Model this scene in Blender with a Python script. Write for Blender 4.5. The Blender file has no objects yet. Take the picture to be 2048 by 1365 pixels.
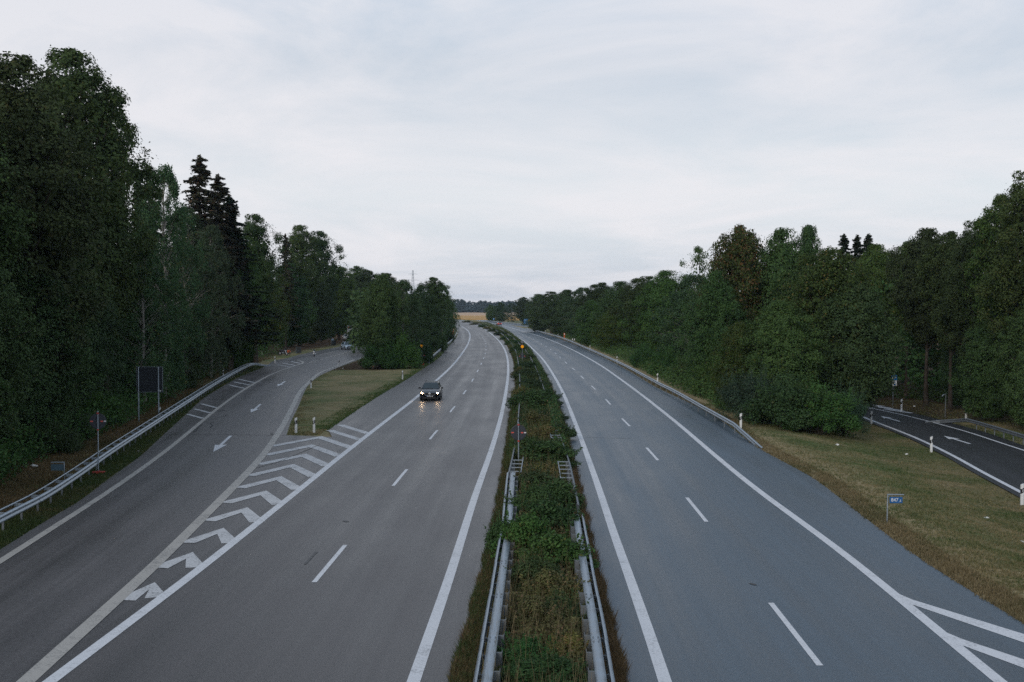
import bpy, bmesh, math, random
import numpy as np
from mathutils import Vector, Matrix

random.seed(7)
RNG = np.random.default_rng(11)
scene = bpy.context.scene
COL = scene.collection
R = math.radians

# ------------------------------------------------------------------ camera
CAM_H = 8.28
FPX = 2327.0
PITCH = math.atan(67.5 / FPX)
cam_d = bpy.data.cameras.new('camera')
cam_d.sensor_width = 36.0
cam_d.lens = 36.0 * FPX / 2048.0
cam_d.clip_start = 0.1
cam_d.clip_end = 9000.0
cam = bpy.data.objects.new('camera', cam_d)
COL.objects.link(cam)
cam.location = (0, 0, CAM_H)
cam.rotation_euler = (math.pi / 2 - PITCH, 0, 0)
scene.camera = cam

# ------------------------------------------------------------------ sky and light
SUN_EL, SUN_AZ = R(24), R(-150)          # low veiled sun, behind the left shoulder
world = bpy.data.worlds.new('World')
scene.world = world
world.use_nodes = True
nt = world.node_tree
nt.nodes.clear()
def wn(t, **kw):
    n = nt.nodes.new(t)
    for k, v in kw.items():
        setattr(n, k, v)
    return n
w_out = wn('ShaderNodeOutputWorld')
sky_t = wn('ShaderNodeTexSky', sky_type='NISHITA')
sky_t.sun_disc = False
sky_t.sun_elevation = SUN_EL
sky_t.sun_rotation = SUN_AZ
sky_t.air_density = 1.0
sky_t.dust_density = 2.0
bg_sky = wn('ShaderNodeBackground')
bg_sky.inputs['Strength'].default_value = 0.11
nt.links.new(sky_t.outputs[0], bg_sky.inputs['Color'])
tc = wn('ShaderNodeTexCoord')
sep = wn('ShaderNodeSeparateXYZ')
nt.links.new(tc.outputs['Generated'], sep.inputs[0])
def wm(op, a, b=None, clamp=False):
    n = wn('ShaderNodeMath', operation=op)
    n.use_clamp = clamp
    for i, v in enumerate((a, b)):
        if v is None:
            continue
        if isinstance(v, (int, float)):
            n.inputs[i].default_value = v
        else:
            nt.links.new(v, n.inputs[i])
    return n.outputs[0]
zc = wm('ADD', wm('MAXIMUM', sep.outputs[2], 0.0), 0.09)
px_ = wm('DIVIDE', sep.outputs[0], zc)
py_ = wm('DIVIDE', sep.outputs[1], zc)
cmb = wn('ShaderNodeCombineXYZ')
nt.links.new(px_, cmb.inputs[0])
nt.links.new(py_, cmb.inputs[1])
mp = wn('ShaderNodeMapping')
mp.inputs['Scale'].default_value = (0.80, 0.62, 1.0)
mp.inputs['Location'].default_value = (3.1, 1.7, 0.4)
mp.inputs['Rotation'].default_value = (0, 0, R(24))
nt.links.new(cmb.outputs[0], mp.inputs[0])
nz = wn('ShaderNodeTexNoise')
nz.inputs['Scale'].default_value = 1.0
nz.inputs['Detail'].default_value = 7.0
nz.inputs['Roughness'].default_value = 0.60
nz.inputs['Distortion'].default_value = 0.5
nt.links.new(mp.outputs[0], nz.inputs['Vector'])
ramp = wn('ShaderNodeValToRGB')
ramp.color_ramp.elements[0].position = 0.38
ramp.color_ramp.elements[0].color = (0, 0, 0, 1)
ramp.color_ramp.elements[1].position = 0.62
ramp.color_ramp.elements[1].color = (1, 1, 1, 1)
nt.links.new(nz.outputs[0], ramp.inputs[0])
# veil of thin cloud: colour by elevation, streaks by the noise
ele = wn('ShaderNodeValToRGB')
er = ele.color_ramp
er.elements[0].position = 0.0
er.elements[0].color = (0.60, 0.65, 0.74, 1)
er.elements[1].position = 1.0
er.elements[1].color = (0.20, 0.29, 0.40, 1)
for p_, c_ in ((0.04, (0.665, 0.71, 0.79, 1)), (0.095, (0.745, 0.775, 0.82, 1)), (0.15, (0.675, 0.71, 0.765, 1)), (0.205, (0.555, 0.62, 0.70, 1)), (0.27, (0.43, 0.56, 0.70, 1)), (0.5, (0.32, 0.42, 0.54, 1))):
    e_ = er.elements.new(p_)
    e_.color = c_
nt.links.new(wm('MAXIMUM', sep.outputs[2], 0.0), ele.inputs[0])
strk = wn('ShaderNodeMixRGB', blend_type='MIX')
nt.links.new(wm('MULTIPLY', ramp.outputs[0], 0.80), strk.inputs[0])
nt.links.new(ele.outputs[0], strk.inputs[1])
strk.inputs[2].default_value = (0.815, 0.80, 0.83, 1)
bg_cl = wn('ShaderNodeBackground')
bg_cl.inputs['Strength'].default_value = 1.0
nt.links.new(strk.outputs[0], bg_cl.inputs['Color'])
mixw = wn('ShaderNodeMixShader')
nt.links.new(wm('ADD', wm('MULTIPLY', ramp.outputs[0], 0.10), 0.86), mixw.inputs[0])
nt.links.new(bg_sky.outputs[0], mixw.inputs[1])
nt.links.new(bg_cl.outputs[0], mixw.inputs[2])
nt.links.new(mixw.outputs[0], w_out.inputs['Surface'])

sun_d = bpy.data.lights.new('sun', 'SUN')
sun_d.energy = 1.05
sun_d.angle = R(24)
sun_d.color = (1.0, 0.93, 0.84)
sun = bpy.data.objects.new('sun', sun_d)
COL.objects.link(sun)
# the sun stands at azimuth SUN_AZ (clockwise from +Y)
sd = Vector((math.sin(SUN_AZ) * math.cos(SUN_EL), math.cos(SUN_AZ) * math.cos(SUN_EL), math.sin(SUN_EL)))
sun.rotation_euler = (-sd).to_track_quat('-Z', 'Y').to_euler()

vs = scene.view_settings
scene.display_settings.display_device = 'sRGB'
vs.view_transform = 'Standard'
vs.look = 'None'
vs.exposure = 0.10
vs.gamma = 1.0
vs.use_curve_mapping = False
scene.cycles.max_bounces = 6
scene.cycles.transparent_max_bounces = 8
scene.cycles.volume_bounces = 0
scene.cycles.use_denoising = False

# ------------------------------------------------------------------ helpers
def P(px, py, z=0.0):
    """world point at height z seen at photo pixel px, py (2048 wide)"""
    u = (px - 1024.0) / FPX
    v = (py - 682.5) / FPX
    dz = -math.sin(PITCH) - v * math.cos(PITCH)
    dy = math.cos(PITCH) - v * math.sin(PITCH)
    t = (z - CAM_H) / dz
    return np.array((u * t, dy * t, z))

def smooth_poly(pts, step=1.0):
    """Catmull-Rom through 2D/3D points, resampled about every step metres"""
    p = np.array(pts, float)
    if len(p) == 2:
        n = max(2, int(np.linalg.norm(p[1] - p[0]) / step) + 1)
        return np.array([p[0] + (p[1] - p[0]) * i / (n - 1) for i in range(n)])
    q = np.vstack([2 * p[0] - p[1], p, 2 * p[-1] - p[-2]])
    out = []
    for i in range(1, len(q) - 2):
        a, b, c, d = q[i - 1], q[i], q[i + 1], q[i + 2]
        ta = (c - a) * min(1, np.linalg.norm(c - b) / max(1e-6, np.linalg.norm(c - a))) 
        tb = (d - b) * min(1, np.linalg.norm(c - b) / max(1e-6, np.linalg.norm(d - b)))
        n = max(2, int(np.linalg.norm(c - b) / step))
        for k in range(n):
            t = k / n
            out.append((2*t**3 - 3*t**2 + 1) * b + (t**3 - 2*t**2 + t) * ta + (-2*t**3 + 3*t**2) * c + (t**3 - t**2) * tb)
    out.append(p[-1])
    return np.array(out)

class Line:
    """x as a smooth function of depth y, from photo pixels on the ground"""
    def __init__(self, pix, z=0.0):
        w = sorted([tuple(P(a, b, z)[:2]) for a, b in pix], key=lambda q: q[1])
        self.X = np.array([q[0] for q in w])
        self.Y = np.array([q[1] for q in w])
        d = np.diff(self.X) / np.diff(self.Y)
        m = np.empty(len(self.X))
        m[0], m[-1] = d[0], d[-1]
        h = np.diff(self.Y)
        m[1:-1] = (d[:-1] * h[1:] + d[1:] * h[:-1]) / (h[1:] + h[:-1])
        self.m = m
    def __call__(self, y):
        y = np.asarray(y, float)
        i = np.clip(np.searchsorted(self.Y, y) - 1, 0, len(self.Y) - 2)
        h = self.Y[i + 1] - self.Y[i]
        t = (y - self.Y[i]) / h
        tc_ = np.clip(t, 0, 1)
        v = ((2*tc_**3 - 3*tc_**2 + 1) * self.X[i] + (tc_**3 - 2*tc_**2 + tc_) * h * self.m[i]
             + (-2*tc_**3 + 3*tc_**2) * self.X[i + 1] + (tc_**3 - tc_**2) * h * self.m[i + 1])
        v = np.where(t < 0, self.X[0] + (y - self.Y[0]) * self.m[0], v)
        v = np.where(t > 1, self.X[-1] + (y - self.Y[-1]) * self.m[-1], v)
        return v

def mesh_np(name, V, F, mat=None, smooth=False, uv=None, tint=None):
    """mesh from arrays; F is (n,3) or (n,4)"""
    me = bpy.data.meshes.new(name)
    V = np.asarray(V, np.float32)
    F = np.asarray(F, np.int32)
    n, k = F.shape
    me.vertices.add(len(V))
    me.vertices.foreach_set('co', V.ravel())
    me.loops.add(n * k)
    me.loops.foreach_set('vertex_index', F.ravel())
    me.polygons.add(n)
    me.polygons.foreach_set('loop_start', np.arange(0, n * k, k, dtype=np.int32))
    me.polygons.foreach_set('loop_total', np.full(n, k, np.int32))
    if smooth:
        me.polygons.foreach_set('use_smooth', np.ones(n, bool))
    if uv is not None:
        l = me.uv_layers.new(name='UVMap')
        l.data.foreach_set('uv', np.asarray(uv, np.float32)[F.ravel()].ravel())
    if tint is not None:
        a = me.attributes.new('tint', 'FLOAT', 'FACE' if len(tint) == n else 'POINT')
        a.data.foreach_set('value', np.asarray(tint, np.float32))
    me.update(calc_edges=True)
    if mat:
        me.materials.append(mat)
    return me

def link(name, me, parent=None, **props):
    o = bpy.data.objects.new(name, me)
    COL.objects.link(o)
    if parent is not None:
        o.parent = parent
    for k, v in props.items():
        o[k] = v
    return o

def thing(name, label, cat, loc=(0, 0, 0), rz=0.0, group=None):
    o = bpy.data.objects.new(name, None)
    o.empty_display_size = 0.3
    COL.objects.link(o)
    o.location = loc
    o.rotation_euler = (0, 0, rz)
    o['label'] = label
    o['category'] = cat
    if group:
        o['group'] = group
    return o

def copy_tree(o, parent=None):
    c = o.copy()
    COL.objects.link(c)
    c.parent = parent
    for ch in list(o.children):
        copy_tree(ch, c)
    return c

class MB:
    """collects simple shapes into one mesh"""
    def __init__(self):
        self.v, self.f = [], []
    def add(self, V, F):
        b = len(self.v)
        self.v += [tuple(map(float, p)) for p in V]
        self.f += [tuple(b + i for i in f) for f in F]
        return self
    def box(self, c, s, rz=0.0, rx=0.0, ry=0.0):
        m = Matrix.Rotation(rz, 3, 'Z') @ Matrix.Rotation(ry, 3, 'Y') @ Matrix.Rotation(rx, 3, 'X')
        V = []
        for x in (-.5, .5):
            for y in (-.5, .5):
                for z in (-.5, .5):
                    V.append(Vector(c) + m @ Vector((x*s[0], y*s[1], z*s[2])))
        F = [(0,1,3,2), (4,6,7,5), (0,4,5,1), (2,3,7,6), (0,2,6,4), (1,5,7,3)]
        return self.add(V, F)
    def tube(self, pts, rad, n=8, cap=True):
        pts = [Vector(p) for p in pts]
        if not hasattr(rad, '__len__'):
            rad = [rad] * len(pts)
        V, F = [], []
        for i, p in enumerate(pts):
            t = (pts[min(i+1, len(pts)-1)] - pts[max(i-1, 0)]).normalized()
            a = t.orthogonal().normalized() if i == 0 else (a - t * a.dot(t)).normalized()
            b = t.cross(a)
            for k in range(n):
                an = 2 * math.pi * k / n
                V.append(p + (a * math.cos(an) + b * math.sin(an)) * rad[i])
        for i in range(len(pts) - 1):
            for k in range(n):
                F.append((i*n + k, i*n + (k+1) % n, (i+1)*n + (k+1) % n, (i+1)*n + k))
        if cap:
            F.append(tuple(range(n))[::-1])
            F.append(tuple((len(pts)-1)*n + k for k in range(n)))
        return self.add(V, F)
    def lathe(self, prof, c=(0,0,0), axis='Z', n=20):
        """prof: (radius, along)"""
        V, F = [], []
        for r, h in prof:
            for k in range(n):
                a = 2 * math.pi * k / n
                x, y, z = r*math.cos(a), r*math.sin(a), h
                if axis == 'X': x, y, z = z, x, y
                if axis == 'Y': x, y, z = x, z, y
                V.append((c[0]+x, c[1]+y, c[2]+z))
        for i in range(len(prof) - 1):
            for k in range(n):
                F.append((i*n + k, i*n + (k+1) % n, (i+1)*n + (k+1) % n, (i+1)*n + k))
        F.append(tuple(range(n))[::-1])
        F.append(tuple((len(prof)-1)*n + k for k in range(n)))
        return self.add(V, F)
    def prism(self, poly, d, mtx=None):
        """poly in local x,z, extruded along y by d (centred)"""
        n = len(poly)
        V = [(x, -d/2, z) for x, z in poly] + [(x, d/2, z) for x, z in poly]
        if mtx is not None:
            V = [mtx @ Vector(p) for p in V]
        F = [tuple(range(n)), tuple(range(n, 2*n))[::-1]] + [(i, n+i, n+(i+1) % n, (i+1) % n)[::-1] for i in range(n)]
        return self.add(V, F)
    def mesh(self, name, mat, smooth=False, bevel=0.0):
        me = bpy.data.meshes.new(name)
        me.from_pydata(self.v, [], self.f)
        bm = bmesh.new()
        bm.from_mesh(me)
        bmesh.ops.recalc_face_normals(bm, faces=bm.faces)
        if bevel:
            bmesh.ops.bevel(bm, geom=[e for e in bm.edges if e.calc_face_angle(0) > .6], offset=bevel, segments=2, affect='EDGES', clamp_overlap=True)
        bm.to_mesh(me)
        bm.free()
        if smooth:
            for p in me.polygons:
                p.use_smooth = True
        if mat:
            me.materials.append(mat)
        return me
    def build(self, name, mat, parent=None, smooth=False, bevel=0.0, **kw):
        return link(name, self.mesh(name, mat, smooth, bevel), parent, **kw)

# ------------------------------------------------------------------ materials
def new_mat(name):
    m = bpy.data.materials.new(name)
    m.use_nodes = True
    m.node_tree.nodes.clear()
    return m

class NT:
    def __init__(self, m):
        self.t = m.node_tree
    def n(self, typ, **kw):
        x = self.t.nodes.new(typ)
        for k, v in kw.items():
            setattr(x, k, v)
        return x
    def l(self, a, b):
        self.t.links.new(a, b)
    def set(self, sock, v):
        if isinstance(v, bpy.types.NodeSocket):
            self.l(v, sock)
        elif isinstance(v, tuple) and len(v) == 3 and sock.type == 'RGBA':
            sock.default_value = (*v, 1)
        else:
            sock.default_value = v
    def math(self, op, a, b=0.0, clamp=False):
        x = self.n('ShaderNodeMath', operation=op)
        x.use_clamp = clamp
        self.set(x.inputs[0], a)
        self.set(x.inputs[1], b)
        return x.outputs[0]
    def noise(self, vec, scale, detail=4, rough=.55, dist=0.0):
        x = self.n('ShaderNodeTexNoise')
        self.set(x.inputs['Vector'], vec)
        x.inputs['Scale'].default_value = scale
        x.inputs['Detail'].default_value = detail
        x.inputs['Roughness'].default_value = rough
        x.inputs['Distortion'].default_value = dist
        return x.outputs[0]
    def remap(self, v, a, b, lo=0.0, hi=1.0):
        x = self.n('ShaderNodeMapRange')
        x.clamp = True
        self.set(x.inputs[0], v)
        for i, q in enumerate((a, b, lo, hi)):
            x.inputs[i + 1].default_value = q
        return x.outputs[0]
    def mix(self, f, a, b, mode='MIX'):
        x = self.n('ShaderNodeMixRGB', blend_type=mode)
        self.set(x.inputs[0], f)
        self.set(x.inputs[1], a)
        self.set(x.inputs[2], b)
        return x.outputs[0]
    def scale(self, vec, s):
        x = self.n('ShaderNodeMapping')
        self.set(x.inputs[0], vec)
        x.inputs['Scale'].default_value = s
        return x.outputs[0]
    def pos(self):
        return self.n('ShaderNodeNewGeometry').outputs['Position']
    def bsdf(self, col, rough=.6, spec=.5, metal=0.0, bump=None, bdist=.01, bstr=.5, **kw):
        b = self.n('ShaderNodeBsdfPrincipled')
        self.set(b.inputs['Base Color'], col)
        self.set(b.inputs['Roughness'], rough)
        self.set(b.inputs['Specular IOR Level'], spec)
        self.set(b.inputs['Metallic'], metal)
        for k, v in kw.items():
            self.set(b.inputs[k], v)
        if bump is not None:
            u = self.n('ShaderNodeBump')
            u.inputs['Distance'].default_value = bdist
            u.inputs['Strength'].default_value = bstr
            self.l(bump, u.inputs['Height'])
            self.l(u.outputs[0], b.inputs['Normal'])
        return b.outputs[0]
    def out(self, s):
        o = self.n('ShaderNodeOutputMaterial')
        self.l(s, o.inputs['Surface'])

def simple(name, col, rough=.5, spec=.5, metal=0.0, var=.12, vscale=6.0, **kw):
    """painted or plain material with slight blotchy wear"""
    m = new_mat(name)
    t = NT(m)
    tcn = t.n('ShaderNodeTexCoord').outputs['Object']
    nz_ = t.noise(tcn, vscale, 5, .6)
    f = t.remap(nz_, .3, .7)
    c = t.mix(f, tuple(x * (1 - var) for x in col), tuple(min(1, x * (1 + var)) for x in col))
    t.out(t.bsdf(c, t.remap(nz_, .3, .7, max(.02, rough - .06), min(1, rough + .08)), spec, metal, **kw))
    return m

def asphalt(name, col, streak=.10, patch=.14, rough=.43):
    m = new_mat(name)
    t = NT(m)
    uv = t.n('ShaderNodeUVMap').outputs[0]
    grain = t.noise(uv, 26.0, 3, .75)
    grain2 = t.noise(uv, 6.0, 6, .85)
    blot = t.noise(t.scale(uv, (.35, .11, 1)), 1.0, 5, .6)
    strk_ = t.noise(t.scale(uv, (.85, .012, 1)), 1.0, 4, .62)
    fine = t.noise(t.scale(uv, (4.0, .05, 1)), 1.0, 3, .6)
    k = t.remap(strk_, .3, .7, 1 - streak, 1 + streak)
    sx = t.n('ShaderNodeSeparateXYZ'); t.l(uv, sx.inputs[0])
    trk = t.math('COSINE', t.math('MULTIPLY', t.math('ADD', sx.outputs[0], t.math('MULTIPLY', blot, .5)), 3.351))
    trk = t.math('MULTIPLY', trk, t.remap(t.noise(t.scale(uv, (.2, .02, 1)), 1.0, 2), .35, .65, .2, 1.0))
    k = t.math('MULTIPLY', k, t.math('ADD', 1.0, t.math('MULTIPLY', trk, .12)))
    k = t.math('MULTIPLY', k, t.remap(blot, .3, .7, 1 - patch, 1 + patch))
    k = t.math('MULTIPLY', k, t.remap(fine, .3, .7, 1 - streak * .35, 1 + streak * .35))
    k = t.math('MULTIPLY', k, t.remap(grain, .28, .72, .45, 1.6))
    k = t.math('MULTIPLY', k, t.remap(grain2, .3, .7, .72, 1.28))
    mul = t.n('ShaderNodeVectorMath', operation='SCALE')
    mul.inputs[0].default_value = col
    t.l(k, mul.inputs['Scale'])
    r = t.math('ADD', t.remap(strk_, .3, .7, rough - .07, rough + .07), t.remap(blot, .3, .7, -.05, .05))
    r = t.math('ADD', r, t.remap(grain2, .3, .7, -.06, .06))
    r = t.math('ADD', r, t.math('MULTIPLY', trk, .028))
    t.out(t.bsdf(mul.outputs[0], r, .5, bump=t.math('ADD', grain, t.math('MULTIPLY', grain2, .6)), bdist=.012, bstr=.5))
    return m

def paint(name, col, wear=.35, under=(.09, .092, .095)):
    m = new_mat(name)
    t = NT(m)
    p = t.pos()
    a = t.noise(p, 14.0, 5, .75)
    b = t.noise(p, 1.1, 4, .6)
    w = t.remap(t.math('ADD', t.math('MULTIPLY', a, .65), t.math('MULTIPLY', b, .35)), .50, .66, 0, wear * 1.6)
    c = t.mix(w, t.mix(b, tuple(x * .86 for x in col), col), under)
    t.out(t.bsdf(c, .6, .4))
    return m

M = {}
M['asph_left'] = asphalt('asphalt_warm_grey', (.070, .0645, .0645), .26)
M['asph_exit'] = asphalt('asphalt_exit_grey', (.088, .082, .083), .26)
M['asph_right'] = asphalt('asphalt_blue_grey', (.056, .084, .112), .24)
M['asph_ramp'] = asphalt('asphalt_new_dark', (.024, .025, .028), .10, .08, .5)
M['asph_rest'] = asphalt('asphalt_rest_area', (.110, .105, .105), .15)
M['paint_white'] = paint('road_paint_white', (.74, .76, .80), .36)
M['paint_old'] = paint('road_paint_greyed', (.47, .45, .42), .62)
M['paint_bar'] = paint('road_paint_worn', (.62, .63, .65), .7)
M['tar'] = simple('tar', (.020, .020, .022), .45)
M['galv'] = simple('galvanised_steel', (.32, .375, .43), .42, .5, .75, .16, 3.0)
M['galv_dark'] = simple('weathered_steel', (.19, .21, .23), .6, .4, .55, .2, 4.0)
M['galv_mid'] = simple('dull_galvanised_steel', (.30, .33, .36), .5, .5, .6, .16, 3.0)
M['white_plastic'] = simple('white_plastic', (.72, .73, .73), .5, .4, 0, .08)
M['black_plastic'] = simple('black_plastic', (.012, .012, .013), .5)
M['reflector'] = simple('reflector', (.55, .57, .60), .15, .7, .3)
M['reflector_orange'] = simple('reflector_orange', (.65, .22, .04), .2, .6)
M['sign_back'] = simple('sign_back_grey', (.034, .040, .050), .55, .4, .25, .1, 2.0)
M['sign_km_back'] = simple('sign_back_blue_grey', (.075, .13, .17), .5, .4, .1)
M['red_paint'] = simple('red_paint', (.42, .030, .025), .5)
M['red_film'] = simple('red_film', (.55, .09, .07), .4)
M['white_film'] = simple('white_film', (.7, .7, .72), .4)
M['blue_sign'] = simple('blue_sign', (.015, .105, .30), .45, .4, 0, .06)
M['blue_bright'] = simple('blue_sign_bright', (.02, .17, .45), .45, .4, 0, .06)
M['sign_white'] = simple('sign_white', (.75, .77, .78), .45)
M['orange'] = simple('orange_plastic', (.62, .12, .02), .45)
M['concrete'] = simple('concrete', (.30, .29, .27), .85)
M['wood'] = simple('weathered_wood', (.13, .095, .065), .8)
M['bin'] = simple('bin_dark', (.020, .026, .030), .5)
M['bin_side'] = simple('bin_grey_green', (.16, .22, .22), .6)
M['litter'] = simple('paper', (.66, .66, .64), .8)
def car_paint(name, col, metal=.5):
    m = new_mat(name)
    t = NT(m)
    tcn = t.n('ShaderNodeTexCoord').outputs['Object']
    d = t.noise(tcn, 3.0, 4, .6)
    t.out(t.bsdf(t.mix(t.remap(d, .4, .8), col, tuple(x * .8 + .006 for x in col)), .35, .5, metal, **{'Coat Weight': .5, 'Coat Roughness': .05}))
    return m
M['car_dark'] = car_paint('car_paint_dark', (.010, .014, .022), .15)
M['car_light'] = car_paint('car_paint_pale_blue', (.55, .66, .76), .4)
M['car_green'] = car_paint('car_paint_dark_green', (.015, .03, .032))
M['car_red'] = car_paint('car_paint_red', (.22, .015, .015), .2)
M['car_white'] = car_paint('car_paint_white', (.62, .64, .66), 0)
M['glass'] = simple('car_glass', (.010, .026, .032), .08, .9, 0, .02)
M['tyre'] = simple('tyre_rubber', (.014, .014, .015), .85)
M['rim'] = simple('alloy', (.42, .43, .45), .35, .5, .8)
M['chrome'] = simple('chrome', (.72, .73, .75), .15, .5, 1.0, .04)
M['plate'] = simple('number_plate', (.75, .76, .75), .4)
M['ink'] = simple('ink', (.015, .015, .018), .5)
M['skin'] = simple('skin', (.42, .25, .18), .6)
M['cloth_black'] = simple('cloth_black', (.015, .015, .018), .8)
M['cloth_orange'] = simple('cloth_orange', (.60, .12, .03), .8)
M['cloth_pale'] = simple('cloth_pale_blue', (.42, .55, .66), .8)
M['cloth_white'] = simple('cloth_white', (.62, .62, .62), .8)
M['hair'] = simple('hair', (.03, .02, .015), .7)
def emit(name, col, s):
    m = new_mat(name)
    t = NT(m)
    e = t.n('ShaderNodeEmission')
    e.inputs[0].default_value = (*col, 1)
    e.inputs[1].default_value = s
    t.out(e.outputs[0])
    return m
M['headlight'] = emit('headlight_lit', (1.0, .68, .40), 120.0)
M['taillight'] = emit('taillight_lit', (1.0, .08, .04), 1.6)
M['amber_lamp'] = emit('amber_lamp_lit', (1.0, .42, .015), .6)

def bark(name, col, light):
    m = new_mat(name)
    t = NT(m)
    tcn = t.n('ShaderNodeTexCoord').outputs['Object']
    a = t.noise(t.scale(tcn, (5, 5, 1.1)), 1.0, 6, .7)
    t.out(t.bsdf(t.mix(t.remap(a, .35, .65), col, light), .9, .2, bump=a, bdist=.03, bstr=.6))
    return m
M['bark'] = bark('bark_brown', (.035, .028, .022), (.085, .070, .055))
M['bark_birch'] = bark('bark_birch', (.10, .09, .08), (.46, .44, .40))

def leaf(name, dark, light, alt, alt_amt=.12, rough=.7, spec=.10):
    """leaf colour differs leaf by leaf (tint), and tree by tree (object random)"""
    m = new_mat(name)
    t = NT(m)
    at = t.n('ShaderNodeAttribute')
    at.attribute_name = 'tint'
    oi = t.n('ShaderNodeObjectInfo')
    f = at.outputs['Fac']
    c = t.mix(f, dark, light)
    sel = t.remap(t.math('FRACT', t.math('MULTIPLY', f, 37.0)), 1 - alt_amt, 1.0 - alt_amt + .01)
    c = t.mix(sel, c, alt)
    hsv = t.n('ShaderNodeHueSaturation')
    t.set(hsv.inputs['Color'], c)
    t.set(hsv.inputs['Hue'], t.math('ADD', .478, t.math('MULTIPLY', oi.outputs['Random'], .040)))
    rv = t.math('FRACT', t.math('MULTIPLY', oi.outputs['Random'], 7.31))
    t.set(hsv.inputs['Value'], t.math('ADD', .75, t.math('MULTIPLY', rv, .55)))
    t.set(hsv.inputs['Saturation'], t.math('ADD', .80, t.math('MULTIPLY', rv, .25)))
    b = t.bsdf(hsv.outputs[0], rough, spec)
    tr = t.n('ShaderNodeBsdfTranslucent')
    t.l(hsv.outputs[0], tr.inputs[0])
    mx = t.n('ShaderNodeMixShader')
    mx.inputs[0].default_value = .22
    t.l(b, mx.inputs[1])
    t.l(tr.outputs[0], mx.inputs[2])
    t.out(mx.outputs[0])
    return m
M['leaf_oak'] = leaf('leaves_oak', (.029, .056, .018), (.080, .126, .036), (.085, .095, .028), .05)
M['leaf_beech'] = leaf('leaves_beech', (.028, .066, .022), (.082, .150, .048), (.085, .105, .030), .04)
M['leaf_yellow'] = leaf('leaves_turning', (.030, .056, .016), (.072, .110, .028), (.12, .10, .026), .07)
M['leaf_rust'] = leaf('leaves_rusting', (.030, .052, .016), (.070, .100, .028), (.13, .085, .030), .20)
M['leaf_birch'] = leaf('leaves_birch', (.032, .066, .032), (.090, .150, .066), (.12, .12, .04), .06)
M['leaf_spruce'] = leaf('needles_spruce', (.022, .044, .026), (.064, .104, .060), (.055, .035, .022), .12)
M['leaf_dry'] = leaf('needles_dying', (.036, .046, .026), (.095, .098, .056), (.12, .075, .045), .22)
M['leaf_shrub'] = leaf('leaves_shrub', (.026, .064, .020), (.074, .142, .042), (.08, .095, .03), .06)
M['leaf_willow'] = leaf('leaves_grey_green', (.026, .056, .032), (.066, .116, .066), (.10, .12, .07), .08)
M['leaf_straw'] = leaf('leaves_straw', (.060, .072, .022), (.175, .180, .062), (.23, .16, .07), .16)
M['leaf_fern'] = leaf('leaves_fern', (.018, .062, .020), (.050, .135, .038), (.05, .10, .03), .06)
M['leaf_far'] = leaf('leaves_far_wood_hazed', (.040, .066, .064), (.072, .100, .092), (.07, .09, .07), .1)  # distance haze painted into the leaf colour: paler and bluer
M['wheat'] = None
HAZE = 0.00008
# ------------------------------------------------------------------ lines read off the photograph, on the ground
L_MAIN = Line([(100,1365),(385,1150),(573,1001),(697,901),(740.5,867),(836,793),(869,765),(902,734.5),(923,709),(938,683),(940,671),(933.7,660),(921,652),(908,647)])
L_RIGHT = Line([(827,1365),(890,1182),(948,1000),(983,900),(999.5,844),(1012,783),(1016.5,738),(1012.5,708),(1001.5,687),(985,670.5),(961.6,655.5),(936,646.8),(912,642)])
R_LEFT = Line([(1330,1365),(1307,1295),(1267,1179),(1227.5,1067.6),(1199.5,983.7),(1171.5,904),(1140,820),(1129,793),(1105.6,748.6),(1086,719.6),(1067,700),(1052,686),(1039,677),(1026,669),(1006,659),(975,648)])
R_RIGHT = Line([(2000,1365),(1694,1114),(1522,986),(1350,843.5),(1292.5,797.5),(1245,762),(1202,732),(1159,707.5),(1116,687),(1073,671),(1047,663.5),(1019.6,655.3),(985,647)])
PAVE_R = Line([(2048,1249),(1842,1119),(1763,1061.5),(1694,1008),(1625.5,956.5),(1557,919),(1522,899.7),(1453,849),(1384,809),(1320,779),(1266.7,747.6),(1202,713),(1138,685),(1095,669.5),(1062,660.3),(1030,653),(990,644.5)])
MED_R = Line([(1252,1365),(1241,1311),(1207.5,1179),(1183.5,1079.6),(1167.5,999.7),(1147.6,920),(1131,850),(1103,773),(1086,739),(1067,709),(1052,691.7),(1030,672),(1009,658),(978,646.5)])
MED_L = Line([(904,1365),(932,1263),(956,1175),(980,1079.6),(996,991.7),(1012,892),(1020,828),(1028.7,795),(1029.5,752),(1028,730),(1022,709),(1011,687.4),(996,670),(974.5,657),(951,647.7),(929,641.4),(912,638.6)])
E_LEFT = Line([(0,1124),(69,1080),(186,1005),(310,919),(396,850),(430,822),(510,767),(551,746),(585,734),(604,728.3)])
E_RIGHT = Line([(52,1365),(330.6,1111),(389,1053),(458,984),(516.5,922.5),(561,860),(585,815),(602.6,781),(620,763.6),(640.5,746),(675,732.6),(700,723.5),(713,718)])
E_PAVE = Line([(0,1100),(86,1046),(155,1004.7),(220,956),(268.6,922),(327,870),(372,829),(406,798),(444,774),(482,753),(528,735),(561,719),(576,716.5)])
ISL_L = Line([(573,871),(582,843),(596,815),(607,788),(617,770.5),(637,753.5),(675,736),(716,720.5)])
ISL_R = Line([(656,860),(750,797.5),(812.5,760),(844,739.7),(880,714),(893,697),(907,683),(915.5,669),(915,657),(905,649)])
RZ = -1.5
RP_L = Line([(2048,989),(1970,948),(1901,910),(1832,877),(1763,849.5),(1718.5,832)], RZ)
RP_R = Line([(2048,902),(2004,887.6),(1935,865),(1866.5,846),(1797.6,829),(1746,818)], RZ)
RP_PAVE = Line([(2048,892),(1970,865),(1900,846),(1850,832.5),(1822,826.5),(1790,818),(1760,812)], RZ)

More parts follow.
